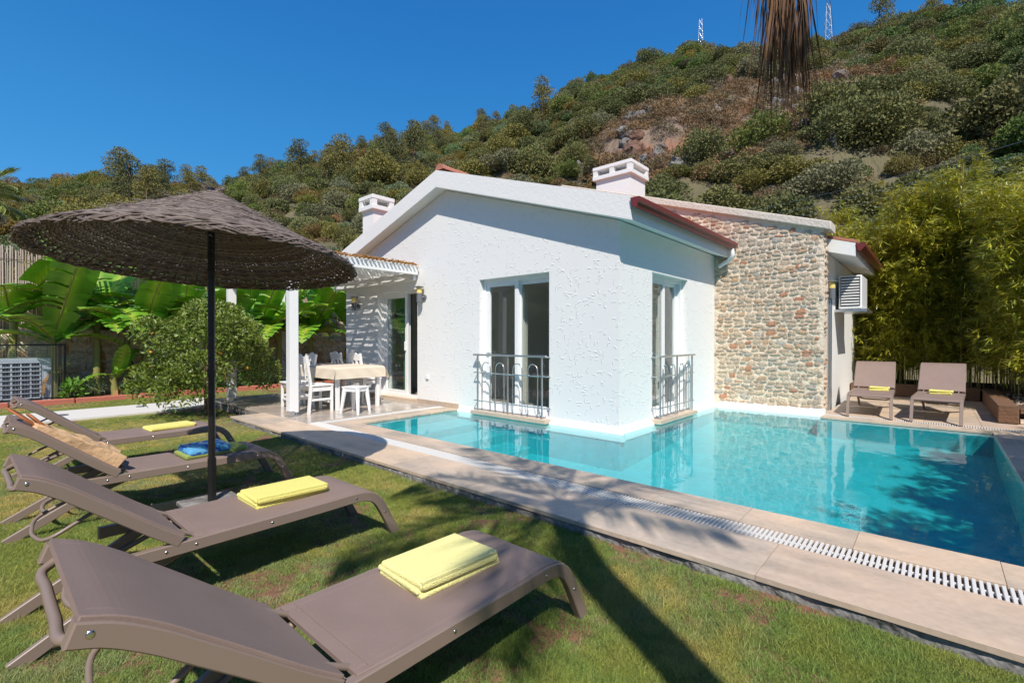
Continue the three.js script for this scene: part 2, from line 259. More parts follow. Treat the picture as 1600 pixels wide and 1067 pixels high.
// reddish scree and rock on the right flank
const bald = (a, d) => { const x = (a - 0.49) / 0.19, y = (d - (50 + 10 * (a - 0.5))) / 14, m = Math.exp(-x * x - y * y), x2 = (a - 0.22) / 0.12, y2 = (d - 42) / 10; return m + 0.75 * Math.exp(-x2 * x2 - y2 * y2) + 0.42 * (fbm(a * 22, d * 0.16, 3) - 0.5); };
{
  const NA = 420, ND = 110, P = [], U = [], C = [], I = [];
  for (let j = 0; j <= ND; j++) for (let i = 0; i <= NA; i++) {
    const a = -Math.PI + 2 * Math.PI * i / NA, t = j / ND, d = lerp(20.5, 230, t * t * 0.75 + t * 0.25);
    const y = j === 0 ? -0.3 : hillH(a, d) - 0.05 + (fbm(a * 60 + 9, d * 0.7, 3) - 0.5) * 1.2 * smooth(24, 32, d), p = polar(a, d, y); P.push(p.x, p.y, p.z); U.push(p.x, p.z + p.y * 0.6);
    const b = smooth(0.25, 0.75, bald(a, d)), n = fbm(p.x * 0.35, p.z * 0.35 + p.y * 0.2, 4), red = smooth(0.44, 0.56, fbm(p.x * 0.12 + 7, p.z * 0.12 + 3, 3)) * b;
    const k = 0.6 + 0.8 * n; C.push(lerp(lerp(0.12, 0.21, b), 0.31, red) * k, lerp(lerp(0.105, 0.15, b), 0.135, red) * k, lerp(lerp(0.055, 0.105, b), 0.075, red) * k);
    if (i < NA && j < ND) { const q = j * (NA + 1) + i; I.push(q, q + 1, q + NA + 1, q + 1, q + NA + 2, q + NA + 1); }
  }
  const g = new THREE.BufferGeometry(); g.setAttribute('position', new THREE.Float32BufferAttribute(P, 3)); g.setAttribute('uv', new THREE.Float32BufferAttribute(U, 2)); g.setAttribute('color', new THREE.Float32BufferAttribute(C, 3)); g.setIndex(I); g.computeVertexNormals();
  struct('hillside', g, mat([1, 1, 1], 0.95, { vertexColors: true, bumpMap: htex(256, (u, v) => fbm(u * 10, v * 10, 5, 10), 1 / 5), bumpScale: 0.5, side: THREE.DoubleSide }));
}
{ // scrub: shapes shared by every bush; the biggest ones in view are things, the far mass is stuff
  const shape = (n, w, h, len) => { const lobes = []; for (let i = 0; i < 9; i++) { const a = rr(0, 6.283), r = rr(0.2, 0.68) * w; lobes.push([Math.cos(a) * r, h * rr(0.3, 0.62), Math.sin(a) * r, w * rr(0.32, 0.52), h * rr(0.24, 0.38), w * rr(0.32, 0.52)]); } lobes.push([0, h * 0.5, 0, w * 0.6, h * 0.5, w * 0.6]); return leafGeo(crown(lobes, n, len, len * 0.62, 0.2, 0.35), 0.2); };
  const shapes = [shape(5200, 1, 1.25, 0.085), shape(5200, 1, 1.0, 0.08), shape(5200, 1, 1.5, 0.085), shape(4800, 1, 0.85, 0.09)];
  const dryShape = leafGeo(crown([[0, 0.3, 0, 0.9, 0.45, 0.9], [0.5, 0.3, 0.3, 0.5, 0.4, 0.5], [-0.4, 0.25, 0.4, 0.5, 0.35, 0.5]], 700, 0.2, 0.05, 0.35, 0.6), 0.1);
  const tones = [[0.195, 0.204, 0.075], [0.240, 0.230, 0.068], [0.165, 0.185, 0.072], [0.235, 0.240, 0.135], [0.165, 0.215, 0.055]];
  const words = ['dark olive', 'yellowish olive', 'deep green', 'greyish green', 'fresh green'];
  const lm = tones.map(c => leafMat(c, 0.25, 0.9, { vertexColors: true, specularIntensity: 0.3 })), lmInst = leafMat([1, 1, 1], 0.25, 0.9, { vertexColors: true, specularIntensity: 0.3 });
  const dryM = leafMat([0.235, 0.165, 0.085], 0.2, 0.9, { vertexColors: true });
  const spots = [], drys = [];
  for (let i = 0; i < 17000; i++) {
    const a = rr(-0.98, 0.98), d = Math.sqrt(rr(22.5 * 22.5, 175 * 175)); if (d > ridgeD(a) + 12) continue;
    const b = bald(a, d); if (b > 0.42 + rr(-0.25, 0.25)) { if (rnd() < 0.9) drys.push([a, d, rr(0.7, 1.5)]); continue; }
    const s = rr(0.8, 2.3) * (a > 0.2 ? 1.15 : 0.95) * (rnd() < 0.15 ? 1.3 : 1) * (d < 45 ? 0.85 : 1);
    if (spots.some(t => Math.abs(t[0] - a) * d < s * 0.62 && Math.abs(t[1] - d) < s * 0.62)) continue;
    spots.push([a, d, s]);
  }
  for (let i = 0; i < 260; i++) drys.push([rr(-0.7, 0.9), rr(30, 110), rr(0.5, 1.1)]);
  const q = new THREE.Quaternion(), mtx = new THREE.Matrix4(), Y = V(0, 1, 0);
  spots.sort((p, r) => r[2] / r[1] - p[2] / p[1]);
  const vis = s => Math.abs(s[0]) < 0.8 && hillH(s[0], s[1]) / s[1] > 0.17;
  let n = 0; const rest = [[], [], [], []];
  for (const s of spots) {
    const p = polar(s[0], s[1], hillH(s[0], s[1]) - 0.25 * s[2]), pine = s[0] < 0.05, tw = fbm(s[0] * 14, s[1] * 0.06, 2), t = rnd() < 0.10 ? 3 : rnd() < (s[0] < 0 ? 0.45 : 0.2) ? 1 : rnd() < 0.12 ? 4 : tw > 0.5 ? 0 : 2, k = Math.floor(rnd() * 4), turn = rr(0, 6.28), sy = s[2] * rr(0.62, 1.15);
    if (n < 230 && vis(s)) { n++; const o = put('hillside_shrub', shapes[k], lm[t]); o.position.copy(p); o.rotation.y = turn; o.scale.set(s[2], sy, s[2]); tag(o, `${words[t]} rounded shrub growing on the steep hillside behind the villa`, 'shrub', `${words[t]} hillside shrubs`); }
    else rest[k].push([p, turn, s[2], sy, tones[t].map(c => c * rr(0.8, 1.2))]);
  }
  rest.forEach((l, k) => { const im = new THREE.InstancedMesh(shapes[k], lmInst, l.length); im.name = numbered('scrub'); im.userData = { kind: 'stuff', label: `${['tall', 'rounded', 'upright', 'low'][k]} evergreen scrub massed over the distant hillside`, category: 'scrub' }; l.forEach((t, i) => { q.setFromAxisAngle(Y, t[1]); im.setMatrixAt(i, mtx.compose(t[0], q, V(t[2], t[3], t[2]))); im.setColorAt(i, col(...t[4])); }); im.castShadow = im.receiveShadow = true; scene.add(im); });
  const im = new THREE.InstancedMesh(dryShape, dryM, drys.length); im.name = 'dry_brush'; im.userData = { kind: 'stuff', label: 'dry brown brush between the rocks on the hillside', category: 'brush' };
  drys.forEach((t, i) => { q.setFromAxisAngle(Y, rr(0, 6.28)); im.setMatrixAt(i, mtx.compose(polar(t[0], t[1], hillH(t[0], t[1]) - 0.1), q, V(t[2], t[2] * rr(0.7, 1.1), t[2]))); const k = rr(0.7, 1.3), r = rnd(); im.setColorAt(i, col(k * lerp(0.8, 1.15, r), k, k * lerp(1.1, 0.8, r))); }); im.castShadow = im.receiveShadow = true; scene.add(im);
  console.log('shrubs', spots.length, 'dry', drys.length);
  // limestone outcrops
  const rockGeo = k => { const g = mergeVertices(new THREE.IcosahedronGeometry(1, 3).deleteAttribute('normal').deleteAttribute('uv')), p = g.attributes.position; for (let i = 0; i < p.count; i++) { const v = V(p.getX(i), p.getY(i), p.getZ(i)), f = 0.3 + 1.1 * fbm(v.x * 1.9 + k * 7 + 20, v.z * 1.6 + v.y * 2.1 + 20, 4); v.multiplyScalar(f); v.y = Math.round(v.y * 4) / 4 * 0.4 + v.y * 0.6; p.setXYZ(i, v.x, v.y, v.z); } const h = g.toNonIndexed(); h.computeVertexNormals(); return uvm(h); };
  const rocks = [0, 1, 2].map(rockGeo), rm = [[0.34, 0.32, 0.29], [0.28, 0.23, 0.19], [0.28, 0.16, 0.11]].map(c => mat(c, 0.95, { bumpMap: M.grain, bumpScale: 0.15 })), rw = ['pale grey', 'brownish grey', 'rust stained'];
  for (let i = 0; i < 90; i++) {
    let a, d, tries = 0; do { a = rnd() < 0.3 ? rr(0.08, 0.3) : rr(0.22, 0.75); d = rr(30, 74); } while (bald(a, d) < 0.35 && tries++ < 60);
    const t = rnd() < 0.45 ? 0 : rnd() < 0.6 ? 1 : 2, s = rr(0.3, 0.85), o = put('rock_outcrop', pick(rocks), rm[t]); o.position.copy(polar(a, d, hillH(a, d) + 0.2 * s)); o.rotation.set(rr(-0.3, 0.3), rr(0, 6.28), rr(-0.3, 0.3)); o.scale.set(s * rr(0.8, 1.5), s * rr(0.7, 1.2), s);
    tag(o, `${rw[t]} limestone outcrop among dry brush on the hillside`, 'rock', `${rw[t]} hillside rocks`);
  }
  // pines: leaning trunk and flat, gappy tiers
  const pineCrown = () => { const l = []; for (let i = 0; i < 15; i++) { const h = rr(0.16, 1), a = rr(0, 6.28), r = (1.08 - h) * rr(0.15, 0.5); l.push([Math.cos(a) * r, h, Math.sin(a) * r, rr(0.13, 0.24), rr(0.06, 0.11), rr(0.13, 0.24)]); } l.push([0, 0.95, 0, 0.14, 0.12, 0.14]); return leafGeo(crown(l, 3600, 0.035, 0.016, 0.3, 0.5), 0.2); };
  const pc = [pineCrown(), pineCrown(), pineCrown()], pt = tube([[0, 0, 0], [0.02, 0.4, 0.01], [-0.01, 0.95, 0]], 0.022, 8, 5), pm = [leafMat([0.19, 0.18, 0.035], 0.2, 0.8, { vertexColors: true }), leafMat([0.12, 0.135, 0.035], 0.2, 0.8, { vertexColors: true })];
  const pine = (a, d, h, t, label, group) => { const p = polar(a, d, hillH(a, d) - 0.3), o = thing('pine_tree', label, 'tree', [p.x, p.y, p.z], rr(0, 6.28), group); o.scale.set(h * rr(0.8, 1.1), h, h * rr(0.8, 1.1)); put('trunk', pt, M.bark, o); put('crown', pick(pc), pm[t], o); };
  for (let i = 0; i < 74; i++) { const a = rr(-0.72, 0.08), d = rr(60, ridgeD(a)); pine(a, d, rr(4, 6.5), rnd() < 0.6 ? 0 : 1, 'olive green pine standing above the scrub on the hillside', 'hillside pines'); }
  for (const a of [-0.42, -0.40, -0.36, -0.30, -0.22, -0.14, -0.10, 0.05, 0.155]) pine(a, ridgeD(a) - 3, rr(4, 5.5), 1, 'dark pine standing on the ridge against the sky', 'ridge pines');
  for (const [a, h] of [[0.0, 7.5], [0.30, 5], [0.655, 7.5], [0.72, 6]]) pine(a, ridgeD(a) - 6, h, 0, 'broad spreading pine crowning the hilltop', 'hilltop pines');
  // lattice masts on the ridge
  for (const a of [0.375, 0.583]) {
    const d = ridgeD(a) + 2, p = polar(a, d, hillH(a, d)), o = thing('lattice_mast', 'thin steel lattice mast standing on the hilltop', 'mast', [p.x, p.y, p.z], 0.4, 'hilltop masts'), g = [], H = 12;
    for (const [x, z] of [[1, 1], [1, -1], [-1, -1], [-1, 1]]) put('leg', bar([x * 0.8, -1, z * 0.8], [x * 0.25, H, z * 0.25], 0.07, 5), M.steel, o);
    for (let k = 0; k < 8; k++) { const y = k * H / 8, w = lerp(0.8, 0.25, k / 8), w2 = lerp(0.8, 0.25, (k + 1) / 8); for (const s of [1, -1]) { g.push(bar([w, y, s * w], [-w2, y + H / 8, s * w2], 0.045, 4), bar([s * w, y, -w], [s * w2, y + H / 8, w2], 0.045, 4)); } }
    put('bracing', mg(g), M.steel, o);
  }
}

// ---------------------------------------------------------------- deck, pool, water
const D = 0.15, WL = 0.118;
struct('deck_base', mg([bx(-8.4, 2.6, -0.9, 0.117, -3.75, -2.745), bx(-8.4, -6.36, -0.9, 0.117, -5.9, -3.75), bx(-11.2, -8.4, -0.3, 0.117, -5.9, -3.22), bx(0.58, 2.6, -0.9, 0.117, -13.4, -3.75), bx(-1.38, 0.58, -0.9, 0.117, -13.4, -8.95)]), M.rough);
{ // broken concrete edge of the deck towards the lawn
  const g = new THREE.PlaneGeometry(11.0, 0.18, 520, 6), p = g.attributes.position;
  for (let i = 0; i < p.count; i++) { const x = p.getX(i), y = p.getY(i), top = (y + 0.09) / 0.18, block = vnoise(Math.floor(x * 3.1 + 0.4 * vnoise(x * 9, 3)) + 100, 5) * 0.02, r = 0.03 * fbm(x * 14 + 50, y * 22 + 9, 4); p.setZ(i, block + r + 0.012 * (top < 0.3 ? 1 : 0)); p.setY(i, y + 0.012 * (fbm(x * 7, 4, 3) - 0.5) * (top < 0.99 ? 1 : 0)); }
  g.computeVertexNormals(); g.translate(-2.9, 0.028, -2.735); struct('deck_edge', uvm(g), M.rough);
  const h = new THREE.PlaneGeometry(2.8, 0.16, 60, 4); h.translate(-9.8, 0.038, -3.205); struct('patio_edge', uvm(h), M.rough);
}
const deck = struct('pool_deck', bx(-8.39, -8.38, 0.02, 0.11, -3.6, -3.5), M.rough);
const slabCache = {};
function slabs(x0, x1, z0, z1, w, d, mats, name, y = D, shift = 0) {
  const nx = Math.max(1, Math.round((x1 - x0) / w)), nz = Math.max(1, Math.round((z1 - z0) / d)), sw = (x1 - x0) / nx, sd = (z1 - z0) / nz;
  for (let i = 0; i < nx; i++) for (let j = 0; j < nz; j++) {
    const v = Math.floor(rnd() * 3), key = [sw.toFixed(3), sd.toFixed(3), v].join();
    if (!slabCache[key]) { const g = new RoundedBoxGeometry(sw - 0.002, 0.03, sd - 0.002, 1, 0.0025); uvm(g, v * 0.37, v * 0.61); if (sd > sw * 1.4) { const u = g.attributes.uv; for (let k = 0; k < u.count; k++) u.setXY(k, u.getY(k), u.getX(k)); } slabCache[key] = g; }
    const o = put(name, slabCache[key], pick(mats), deck); o.position.set(x0 + (i + 0.5) * sw, y - 0.0145 + rr(-0.0008, 0.0008), z0 + (j + 0.5) * sd);
  }
}
slabs(-8.42, 2.6, -3.22, -2.70, 1.12, 0.6, M.trav, 'paving_slab');
slabs(-6.70, 0.90, -3.77, -3.43, 0.62, 0.4, M.trav, 'coping_slab');
slabs(-6.70, -6.34, -5.72, -3.77, 0.4, 0.65, M.trav, 'coping_slab');
slabs(-8.42, -6.92, -5.72, -3.22, 0.5, 0.5, M.tile, 'patio_tile');
slabs(-11.22, -8.42, -5.72, -3.20, 0.56, 0.5, M.tile, 'patio_tile');
slabs(0.56, 0.90, -9.2, -3.77, 0.4, 0.68, M.trav, 'coping_slab');
slabs(1.10, 2.6, -13.3, -3.22, 0.75, 0.72, M.trav, 'paving_slab');
slabs(-1.38, 0.56, -9.2, -8.93, 0.65, 0.4, M.trav, 'coping_slab');
slabs(-1.38, 1.10, -13.3, -9.4, 0.62, 0.65, M.trav, 'paving_slab');
M.grate = mat([0.64, 0.63, 0.60], 0.6); M.channel = mat([0.16, 0.09, 0.065], 0.9);
{ // overflow grate: white cross bars over a shallow channel, round the pool
  const gb = new RoundedBoxGeometry(0.016, 0.018, 0.20, 1, 0.003), gz = new RoundedBoxGeometry(0.20, 0.018, 0.016, 1, 0.003);
  const grate = thing('overflow_grate', 'white slotted overflow grate running round the pool edge', 'grate', [0, 0, 0]);
  put('channel', mg([bx(-6.90, 1.10, 0.118, 0.124, -3.42, -3.23), bx(-6.89, -6.71, 0.118, 0.124, -5.72, -3.43), bx(0.91, 1.09, 0.118, 0.124, -9.4, -3.43), bx(-1.38, 1.09, 0.118, 0.124, -9.39, -9.21)]), M.channel, grate);
  put('spine', mg([bx(-6.90, 1.10, 0.126, 0.136, -3.335, -3.315), bx(-6.81, -6.79, 0.126, 0.136, -5.72, -3.43), bx(0.99, 1.01, 0.126, 0.136, -9.2, -3.43), bx(-1.38, 0.9, 0.126, 0.136, -9.31, -9.29)]), M.grate, grate);
  const rest = []; let n = 0;
  for (let x = 1.08; x > -6.9; x -= 0.0275) { if (n++ < 150) put('bar', gb, M.grate, grate).position.set(x, 0.1375, -3.325); else rest.push(gb.clone().translate(x, 0.1375, -3.325)); }
  for (let z = -3.45; z > -5.72; z -= 0.0275) rest.push(gz.clone().translate(-6.8, 0.1375, z));
  for (let z = -3.45; z > -9.2; z -= 0.0275) rest.push(gz.clone().translate(1.0, 0.1375, z));
  let m = 0; for (let x = 0.89; x > -1.38; x -= 0.0275) { if (m++ < 90) put('bar', gb, M.grate, grate).position.set(x, 0.1375, -9.30); }
  put('bar', mg(rest), M.grate, grate).userData.kind = 'stuff';
}
// basin: the floor slopes from the near side up to the far end; shallow steps at the patio end
{
  const yN = -0.50, yF = -0.17, fy = z => lerp(yN, yF, (z + 3.75) / -5.2);
  const g = new THREE.BoxGeometry(7.1, 0.1, 1); const p = g.attributes.position;
  for (let i = 0; i < p.count; i++) { const z = p.getZ(i) > 0 ? -3.7 : -9.6; p.setZ(i, z); p.setY(i, fy(z) + (p.getY(i) > 0 ? 0 : -0.1)); } g.computeVertexNormals(); g.translate(-2.9, 0, 0);
  struct('pool_floor', uvm(g), M.pool);
  struct('pool_wall', mg([bx(-6.37, 0.59, -0.7, 0.1145, -3.765, -3.74), bx(0.565, 0.59, -0.7, 0.1145, -9.0, -3.765), bx(-1.42, 0.565, -0.7, 0.1145, -8.97, -8.935), bx(-6.375, -6.35, -0.7, 0.1145, -5.74, -3.765), bx(-6.35, -3.13, -0.7, 0.1, -5.73, -5.68), bx(-3.18, -3.13, -0.7, 0.1, -9.3, -5.73), bx(-3.13, -1.42, -0.7, 0.1, -9.42, -9.20), bx(-1.43, -1.37, -0.7, 0.1, -9.2, -8.975)]), M.pool);
  const st = struct('pool_steps', bx(-6.35, -5.75, -0.6, -0.02, -5.68, -3.765, 0.02), M.pool); st.name = 'pool_steps';
  put('step', bx(-5.75, -5.2, -0.6, -0.14, -5.68, -3.765, 0.02), M.pool, st); put('step', bx(-5.2, -4.65, -0.6, -0.27, -5.68, -3.765, 0.02), M.pool, st);
  const w = new THREE.ShapeGeometry(new THREE.Shape([[-6.352, 3.765], [0.567, 3.765], [0.567, 8.94], [-1.385, 8.94], [-1.385, 9.38], [-3.16, 9.38], [-3.16, 5.71], [-6.352, 5.71]].map(q => new THREE.Vector2(...q)))); w.rotateX(-Math.PI / 2); w.translate(0, WL, 0);
  struct('pool_water', uvm(w), M.water);
}
{ // path, kerb, planting bed
  const s = new THREE.Shape([[-10.85, -3], [-12.35, -3], [-12.35, 2.5], [-12.75, 3.6], [-11.23, 3.6], [-11.23, 3.15], [-10.95, 2.6]].map(q => new THREE.Vector2(...q)));
  const g = new THREE.ExtrudeGeometry(s, { depth: 0.03, bevelEnabled: false }); g.rotateX(-Math.PI / 2); struct('garden_path', uvm(g), M.path);
  struct('planting_bed', mg([bx(-15.6, -14.0, -0.2, 0.05, -13, 4)]), M.soil);
  const k = thing('kerb', 'red brick coloured kerb edging the planting bed', 'kerb', [-13.92, 0, 0]);
  const kg = new RoundedBoxGeometry(0.15, 0.17, 0.97, 1, 0.02); uvm(kg); for (let z = 3; z > -10; z -= 0.985) put('kerbstone', kg, M.kerb, k).position.set(rr(-0.006, 0.006), 0.03 + rr(-0.006, 0.006), z);
}

// ---------------------------------------------------------------- villa
const RX = -6.7, topF = x => 4.40 - 0.318 * Math.abs(x - RX), ZF = -5.72, XR = -3.17;
function chevron(x0, x1, f, th) { return [[x0, f(x0) - th], [RX, f(RX) - th], [x1, f(x1) - th], [x1, f(x1)], [RX, f(RX)], [x0, f(x0)]]; }
const villa = thing('villa', 'white plastered villa with a gable and glazed doors rising from the pool', 'house', [0, 0, 0]);
{
  const h = x => topF(x) - 0.31, wall = [[-10.23, -0.6], [XR, -0.6], [XR, h(XR)], [RX, h(RX)], [-10.23, h(-10.23)]];
  const fw = extr(wall, 0.25, { holes: [rect(-5.83, -4.34, 0.20, 2.39).reverse(), rect(-8.92, -7.55, 0.20, 2.36).reverse()] }); fw.translate(0, 0, ZF - 0.25);
  put('front_wall', uvm(fw), M.plaster, villa);
  // wall towards the deep end, outline in (z, y)
  const rw = alongX([[-9.38, -0.6], [ZF - 0.25, -0.6], [ZF - 0.25, h(XR) - 0.003], [-9.38, h(XR) - 0.003]], XR - 0.25, XR, { holes: [[[-8.06, 0.20], [-8.06, 2.38], [-6.71, 2.38], [-6.71, 0.20]]] });
  put('side_wall', rw, M.plaster, villa);
  put('side_wall', bx(-10.23, -9.98, -0.3, h(-10.23) - 0.003, -9.38, ZF - 0.25), M.plaster, villa);
  const roof = put('roof', (() => { const g = extr(chevron(-10.62, -2.88, topF, 0.30), 3.88); g.translate(0, 0, -9.365); return uvm(g); })(), M.white, villa);
  put('tile_layer', (() => { const g = extr(chevron(-10.62, -2.87, x => topF(x) + 0.028, 0.025), 3.66); g.translate(0, 0, -9.36); return uvm(g); })(), M.rooftile, roof);
  for (let k = 0; k < 9; k++) { const g = new THREE.CylinderGeometry(0.11, 0.095, 0.44, 10, 1, false, 0, Math.PI); g.rotateZ(Math.PI / 2); g.rotateY(Math.PI / 2); g.rotateZ(0); put('ridge_tile', g, M.rooftile, roof).position.set(RX, 4.43, -5.78 - k * 0.41); }
  // gutter with its end cap, and downpipe bend at the stone wall
  const gp = [[0, 0.13], [0.015, 0.045], [0.05, 0.004], [0.085, 0], [0.105, 0.06], [0.125, 0.075], [0.125, 0.13], [0.11, 0.13], [0.1, 0.085], [0.08, 0.02], [0.05, 0.02], [0.02, 0.06], [0.012, 0.13]];
  const gg = extr(gp, 3.88); gg.translate(-2.874, 3.02, -9.35); put('gutter', uvm(gg), M.gutter, villa);
  const ge = extr(gp.slice(0, 7), 0.012); ge.translate(-2.874, 3.02, -5.47); put('gutter_end', uvm(ge), M.gutter, villa);
  put('downpipe', tube([[-2.81, 3.03, -9.22], [-2.80, 2.92, -9.22], [-2.86, 2.84, -9.26], [-2.98, 2.80, -9.33], [-3.08, 2.74, -9.33]], 0.04, 16, 8), M.upvc, villa);
  // rounded plaster foot along the water
  const cove = s => [[0, 0.20], [0.008, 0.165], [0.02, 0.14], [0.04, 0.12], [0.055, 0.095], [0.055, 0.0], [-0.02, 0.0], [-0.02, 0.20]];
  const c1 = alongX(cove(), -6.34, XR + 0.085); c1.translate(0, 0.02, ZF); put('plaster_foot', c1, M.white, villa);
  const c2 = extr(cove(), 3.68); c2.translate(XR, 0.022, -9.40); put('plaster_foot', uvm(c2), M.white, villa);
  put('skirting', bx(-7.55, -6.35, 0.152, 0.23, ZF + 0.001, ZF + 0.018), M.trav[1], villa);
  put('skirting', bx(-10.2, -8.95, 0.152, 0.23, ZF + 0.001, ZF + 0.018), M.trav[1], villa);
  put('threshold', bx(-8.92, -7.55, 0.12, 0.205, ZF - 0.27, ZF + 0.03, 0.006), M.trav[0], villa);
  // room behind the glass
  put('room_floor', bx(-9.97, XR - 0.26, 0.10, 0.17, -9.36, ZF - 0.28), M.tile[0], villa);
  put('room_ceiling', bx(-9.97, XR - 0.26, 2.62, 2.70, -9.36, ZF - 0.26), M.white, villa);
  put('room_wall', bx(-9.97, XR - 0.26, 0.17, 2.62, -9.36, -9.26), M.white, villa);
  put('partition_wall', bx(-7.0, -6.9, 0.17, 2.62, -9.25, -7.0), M.white, villa);
}
// glazed double door set: outline in the wall plane, frame, two sashes, panes, handle; z faces out
function glazing(parent, w, h, openGap) {
  const o = new THREE.Group(); o.name = openGap ? 'sliding_door' : 'window'; parent.add(o);
  const f = 0.06, s = 0.075, frame = put('frame', mg([bx(0, f, 0, h, -0.09, 0), bx(w - f, w, 0, h, -0.09, 0), bx(f, w - f, h - f, h, -0.09, 0), bx(f, w - f, 0, f, -0.09, 0)]), M.upvc, o);
  const sash = (x0, x1, z) => { const y0 = f - 0.01, y1 = h - f + 0.01; put('sash', mg([bx(x0, x0 + s, y0, y1, z - 0.05, z, 0.006), bx(x1 - s, x1, y0, y1, z - 0.05, z, 0.006), bx(x0 + s - 0.004, x1 - s + 0.004, y1 - s, y1, z - 0.048, z - 0.003, 0.004), bx(x0 + s - 0.004, x1 - s + 0.004, y0, y0 + s, z - 0.048, z - 0.003, 0.004)]), M.upvc, o); put('pane', bx(x0 + s - 0.01, x1 - s + 0.01, y0 + s - 0.01, y1 - s + 0.01, z - 0.029, z - 0.025), M.glass, o); };
  if (openGap) { sash(f, w - openGap, -0.012); sash(f + 0.05, w - openGap - 0.03, -0.075); put('handle', mg([bx(w - openGap - 0.045, w - openGap - 0.02, 0.95, 1.13, -0.01, 0.03, 0.006)]), M.upvc, o); }
  else { sash(f, w / 2 + 0.03, -0.012); sash(w / 2 - 0.03, w - f, -0.066); put('handle', mg([bx(f + 0.02, f + 0.11, 0.95, 0.97, -0.01, 0.035, 0.006)]), M.upvc, o); }
  return o;
}
function railing(parent, w) { // steel balcony guard with hooped bars, built on the wall plane
  const o = new THREE.Group(); o.name = 'balcony_railing'; parent.add(o); const z = 0.10;
  put('top_rail', mg([bx(-0.03, w + 0.02, 0.915, 0.945, z - 0.03, z + 0.03, 0.008)]), M.steel, o);
  put('rail', mg([bar([-0.03, 0.63, z], [w + 0.02, 0.63, z], 0.010, 8)]), M.steel, o); put('rail', mg([bar([-0.03, 0.16, z], [w + 0.02, 0.16, z], 0.010, 8)]), M.steel, o);
  for (const y of [0.16, 0.63, 0.92]) for (const x of [-0.028, w + 0.018]) put('bracket', mg([bar([x, y, z], [x, y + 0.0, -0.02], 0.009, 6)]), M.steel, o);
  for (const x of [0.06, w / 2, w - 0.06]) put('post', mg([bar([x, 0.01, z], [x, 0.93, z], 0.014, 8)]), M.steel, o);
  const half = w / 2 - 0.06, hoop = c => { const r = half / 7.2, p = []; p.push([c - r, 0.03, z]); p.push([c - r, 0.4, z]); p.push([c - r, 0.66, z]); for (let k = 0; k <= 8; k++) { const t = Math.PI * (1 - k / 8); p.push([c + r * Math.cos(t), 0.70 + r * Math.sin(t) * 1.15, z]); } p.push([c + r, 0.66, z]); p.push([c + r, 0.4, z]); p.push([c + r, 0.03, z]); return tube(p, 0.0085, 44, 6); };
  for (const s of [0, 1]) for (const k of [0.29, 0.74]) put('hoop', hoop(0.06 + s * half + half * k), M.steel, o);
  return o;
}
const fabric = (c, t = 0.35) => leafMat(c, t, 0.9);
function curtain(parent, w, h, m, folds, tie = 0) { // wavy hanging sheet with thickness
  const g = new THREE.BoxGeometry(1, h, 0.012, 60, 14, 1), p = g.attributes.position;
  for (let i = 0; i < p.count; i++) { const u = p.getX(i) + 0.5, v = (p.getY(i) + h / 2) / h, k = 1 - tie * smooth(0.9, 0.35, v); p.setX(i, (u - 1) * w * k + w); p.setZ(i, p.getZ(i) + 0.035 * Math.sin(u * folds * 6.283) * k + 0.01 * Math.sin(v * 5 + u * 9)); }
  g.computeVertexNormals(); g.translate(0, h / 2, 0); return put('curtain', g, m, parent);
}
{
  const w1 = glazing(villa, 1.49, 2.19); w1.position.set(-5.83, 0.20, ZF - 0.10); const r1 = railing(villa, 1.49); r1.position.set(-5.83, 0.19, ZF);
  put('sill', bx(-5.89, -4.30, 0.125, 0.188, ZF - 0.1, ZF + 0.16, 0.006), M.trav[0], villa);
  const w2 = glazing(villa, 1.35, 2.18); w2.position.set(XR - 0.10, 0.20, -6.71); w2.rotation.y = Math.PI / 2; const r2 = railing(villa, 1.35); r2.position.set(XR, 0.19, -6.71); r2.rotation.y = Math.PI / 2;
  put('sill', bx(XR - 0.1, XR + 0.16, 0.125, 0.188, -8.10, -6.67, 0.006), M.trav[0], villa);
  const d = glazing(villa, 1.37, 2.16, 0.50); d.position.set(-8.92, 0.20, ZF - 0.11);
  const inside = (name, label, pos, turn, w, h, m, f, tie) => { const t = thing(name, label, 'curtain', pos, turn); curtain(t, w, h, m, f, tie); };
  inside('curtain', 'green curtain gathered behind the sliding glass door', [-8.86, 0.22, ZF - 0.42], 0, 0.55, 2.15, fabric([0.10, 0.36, 0.20]), 5, 0.55);
  inside('curtain', 'pale curtain hanging inside the window facing the patio', [-5.35, 0.22, ZF - 0.42], 0, 0.22, 2.15, fabric([0.7, 0.68, 0.62]), 3, 0.1);
  inside('curtain', 'pale curtain beside the window next to the stone wall', [XR - 0.42, 0.22, -7.45], Math.PI / 2, 0.5, 2.15, fabric([0.72, 0.70, 0.66]), 6, 0.1);
  const tv = thing('television', 'black flat television on the wall inside the open door', 'television', [-9.2, 0.95, -9.2]); put('screen', bx(-0.9, 0.9, 0, 0.62, -0.03, 0.02, 0.008), M.black, tv); put('stand', bx(-0.15, 0.15, -0.08, 0.01, -0.02, 0.01), M.black, tv);
  const cab = thing('low_cabinet', 'low white cabinet under the television indoors', 'cabinet', [-9.2, 0.17, -9.0]); put('body', bx(-1.0, 1.0, 0.02, 0.42, -0.2, 0.2, 0.01), M.upvc, cab); put('top', bx(-1.03, 1.03, 0.421, 0.46, -0.22, 0.23, 0.008), M.sleeper, cab);
}
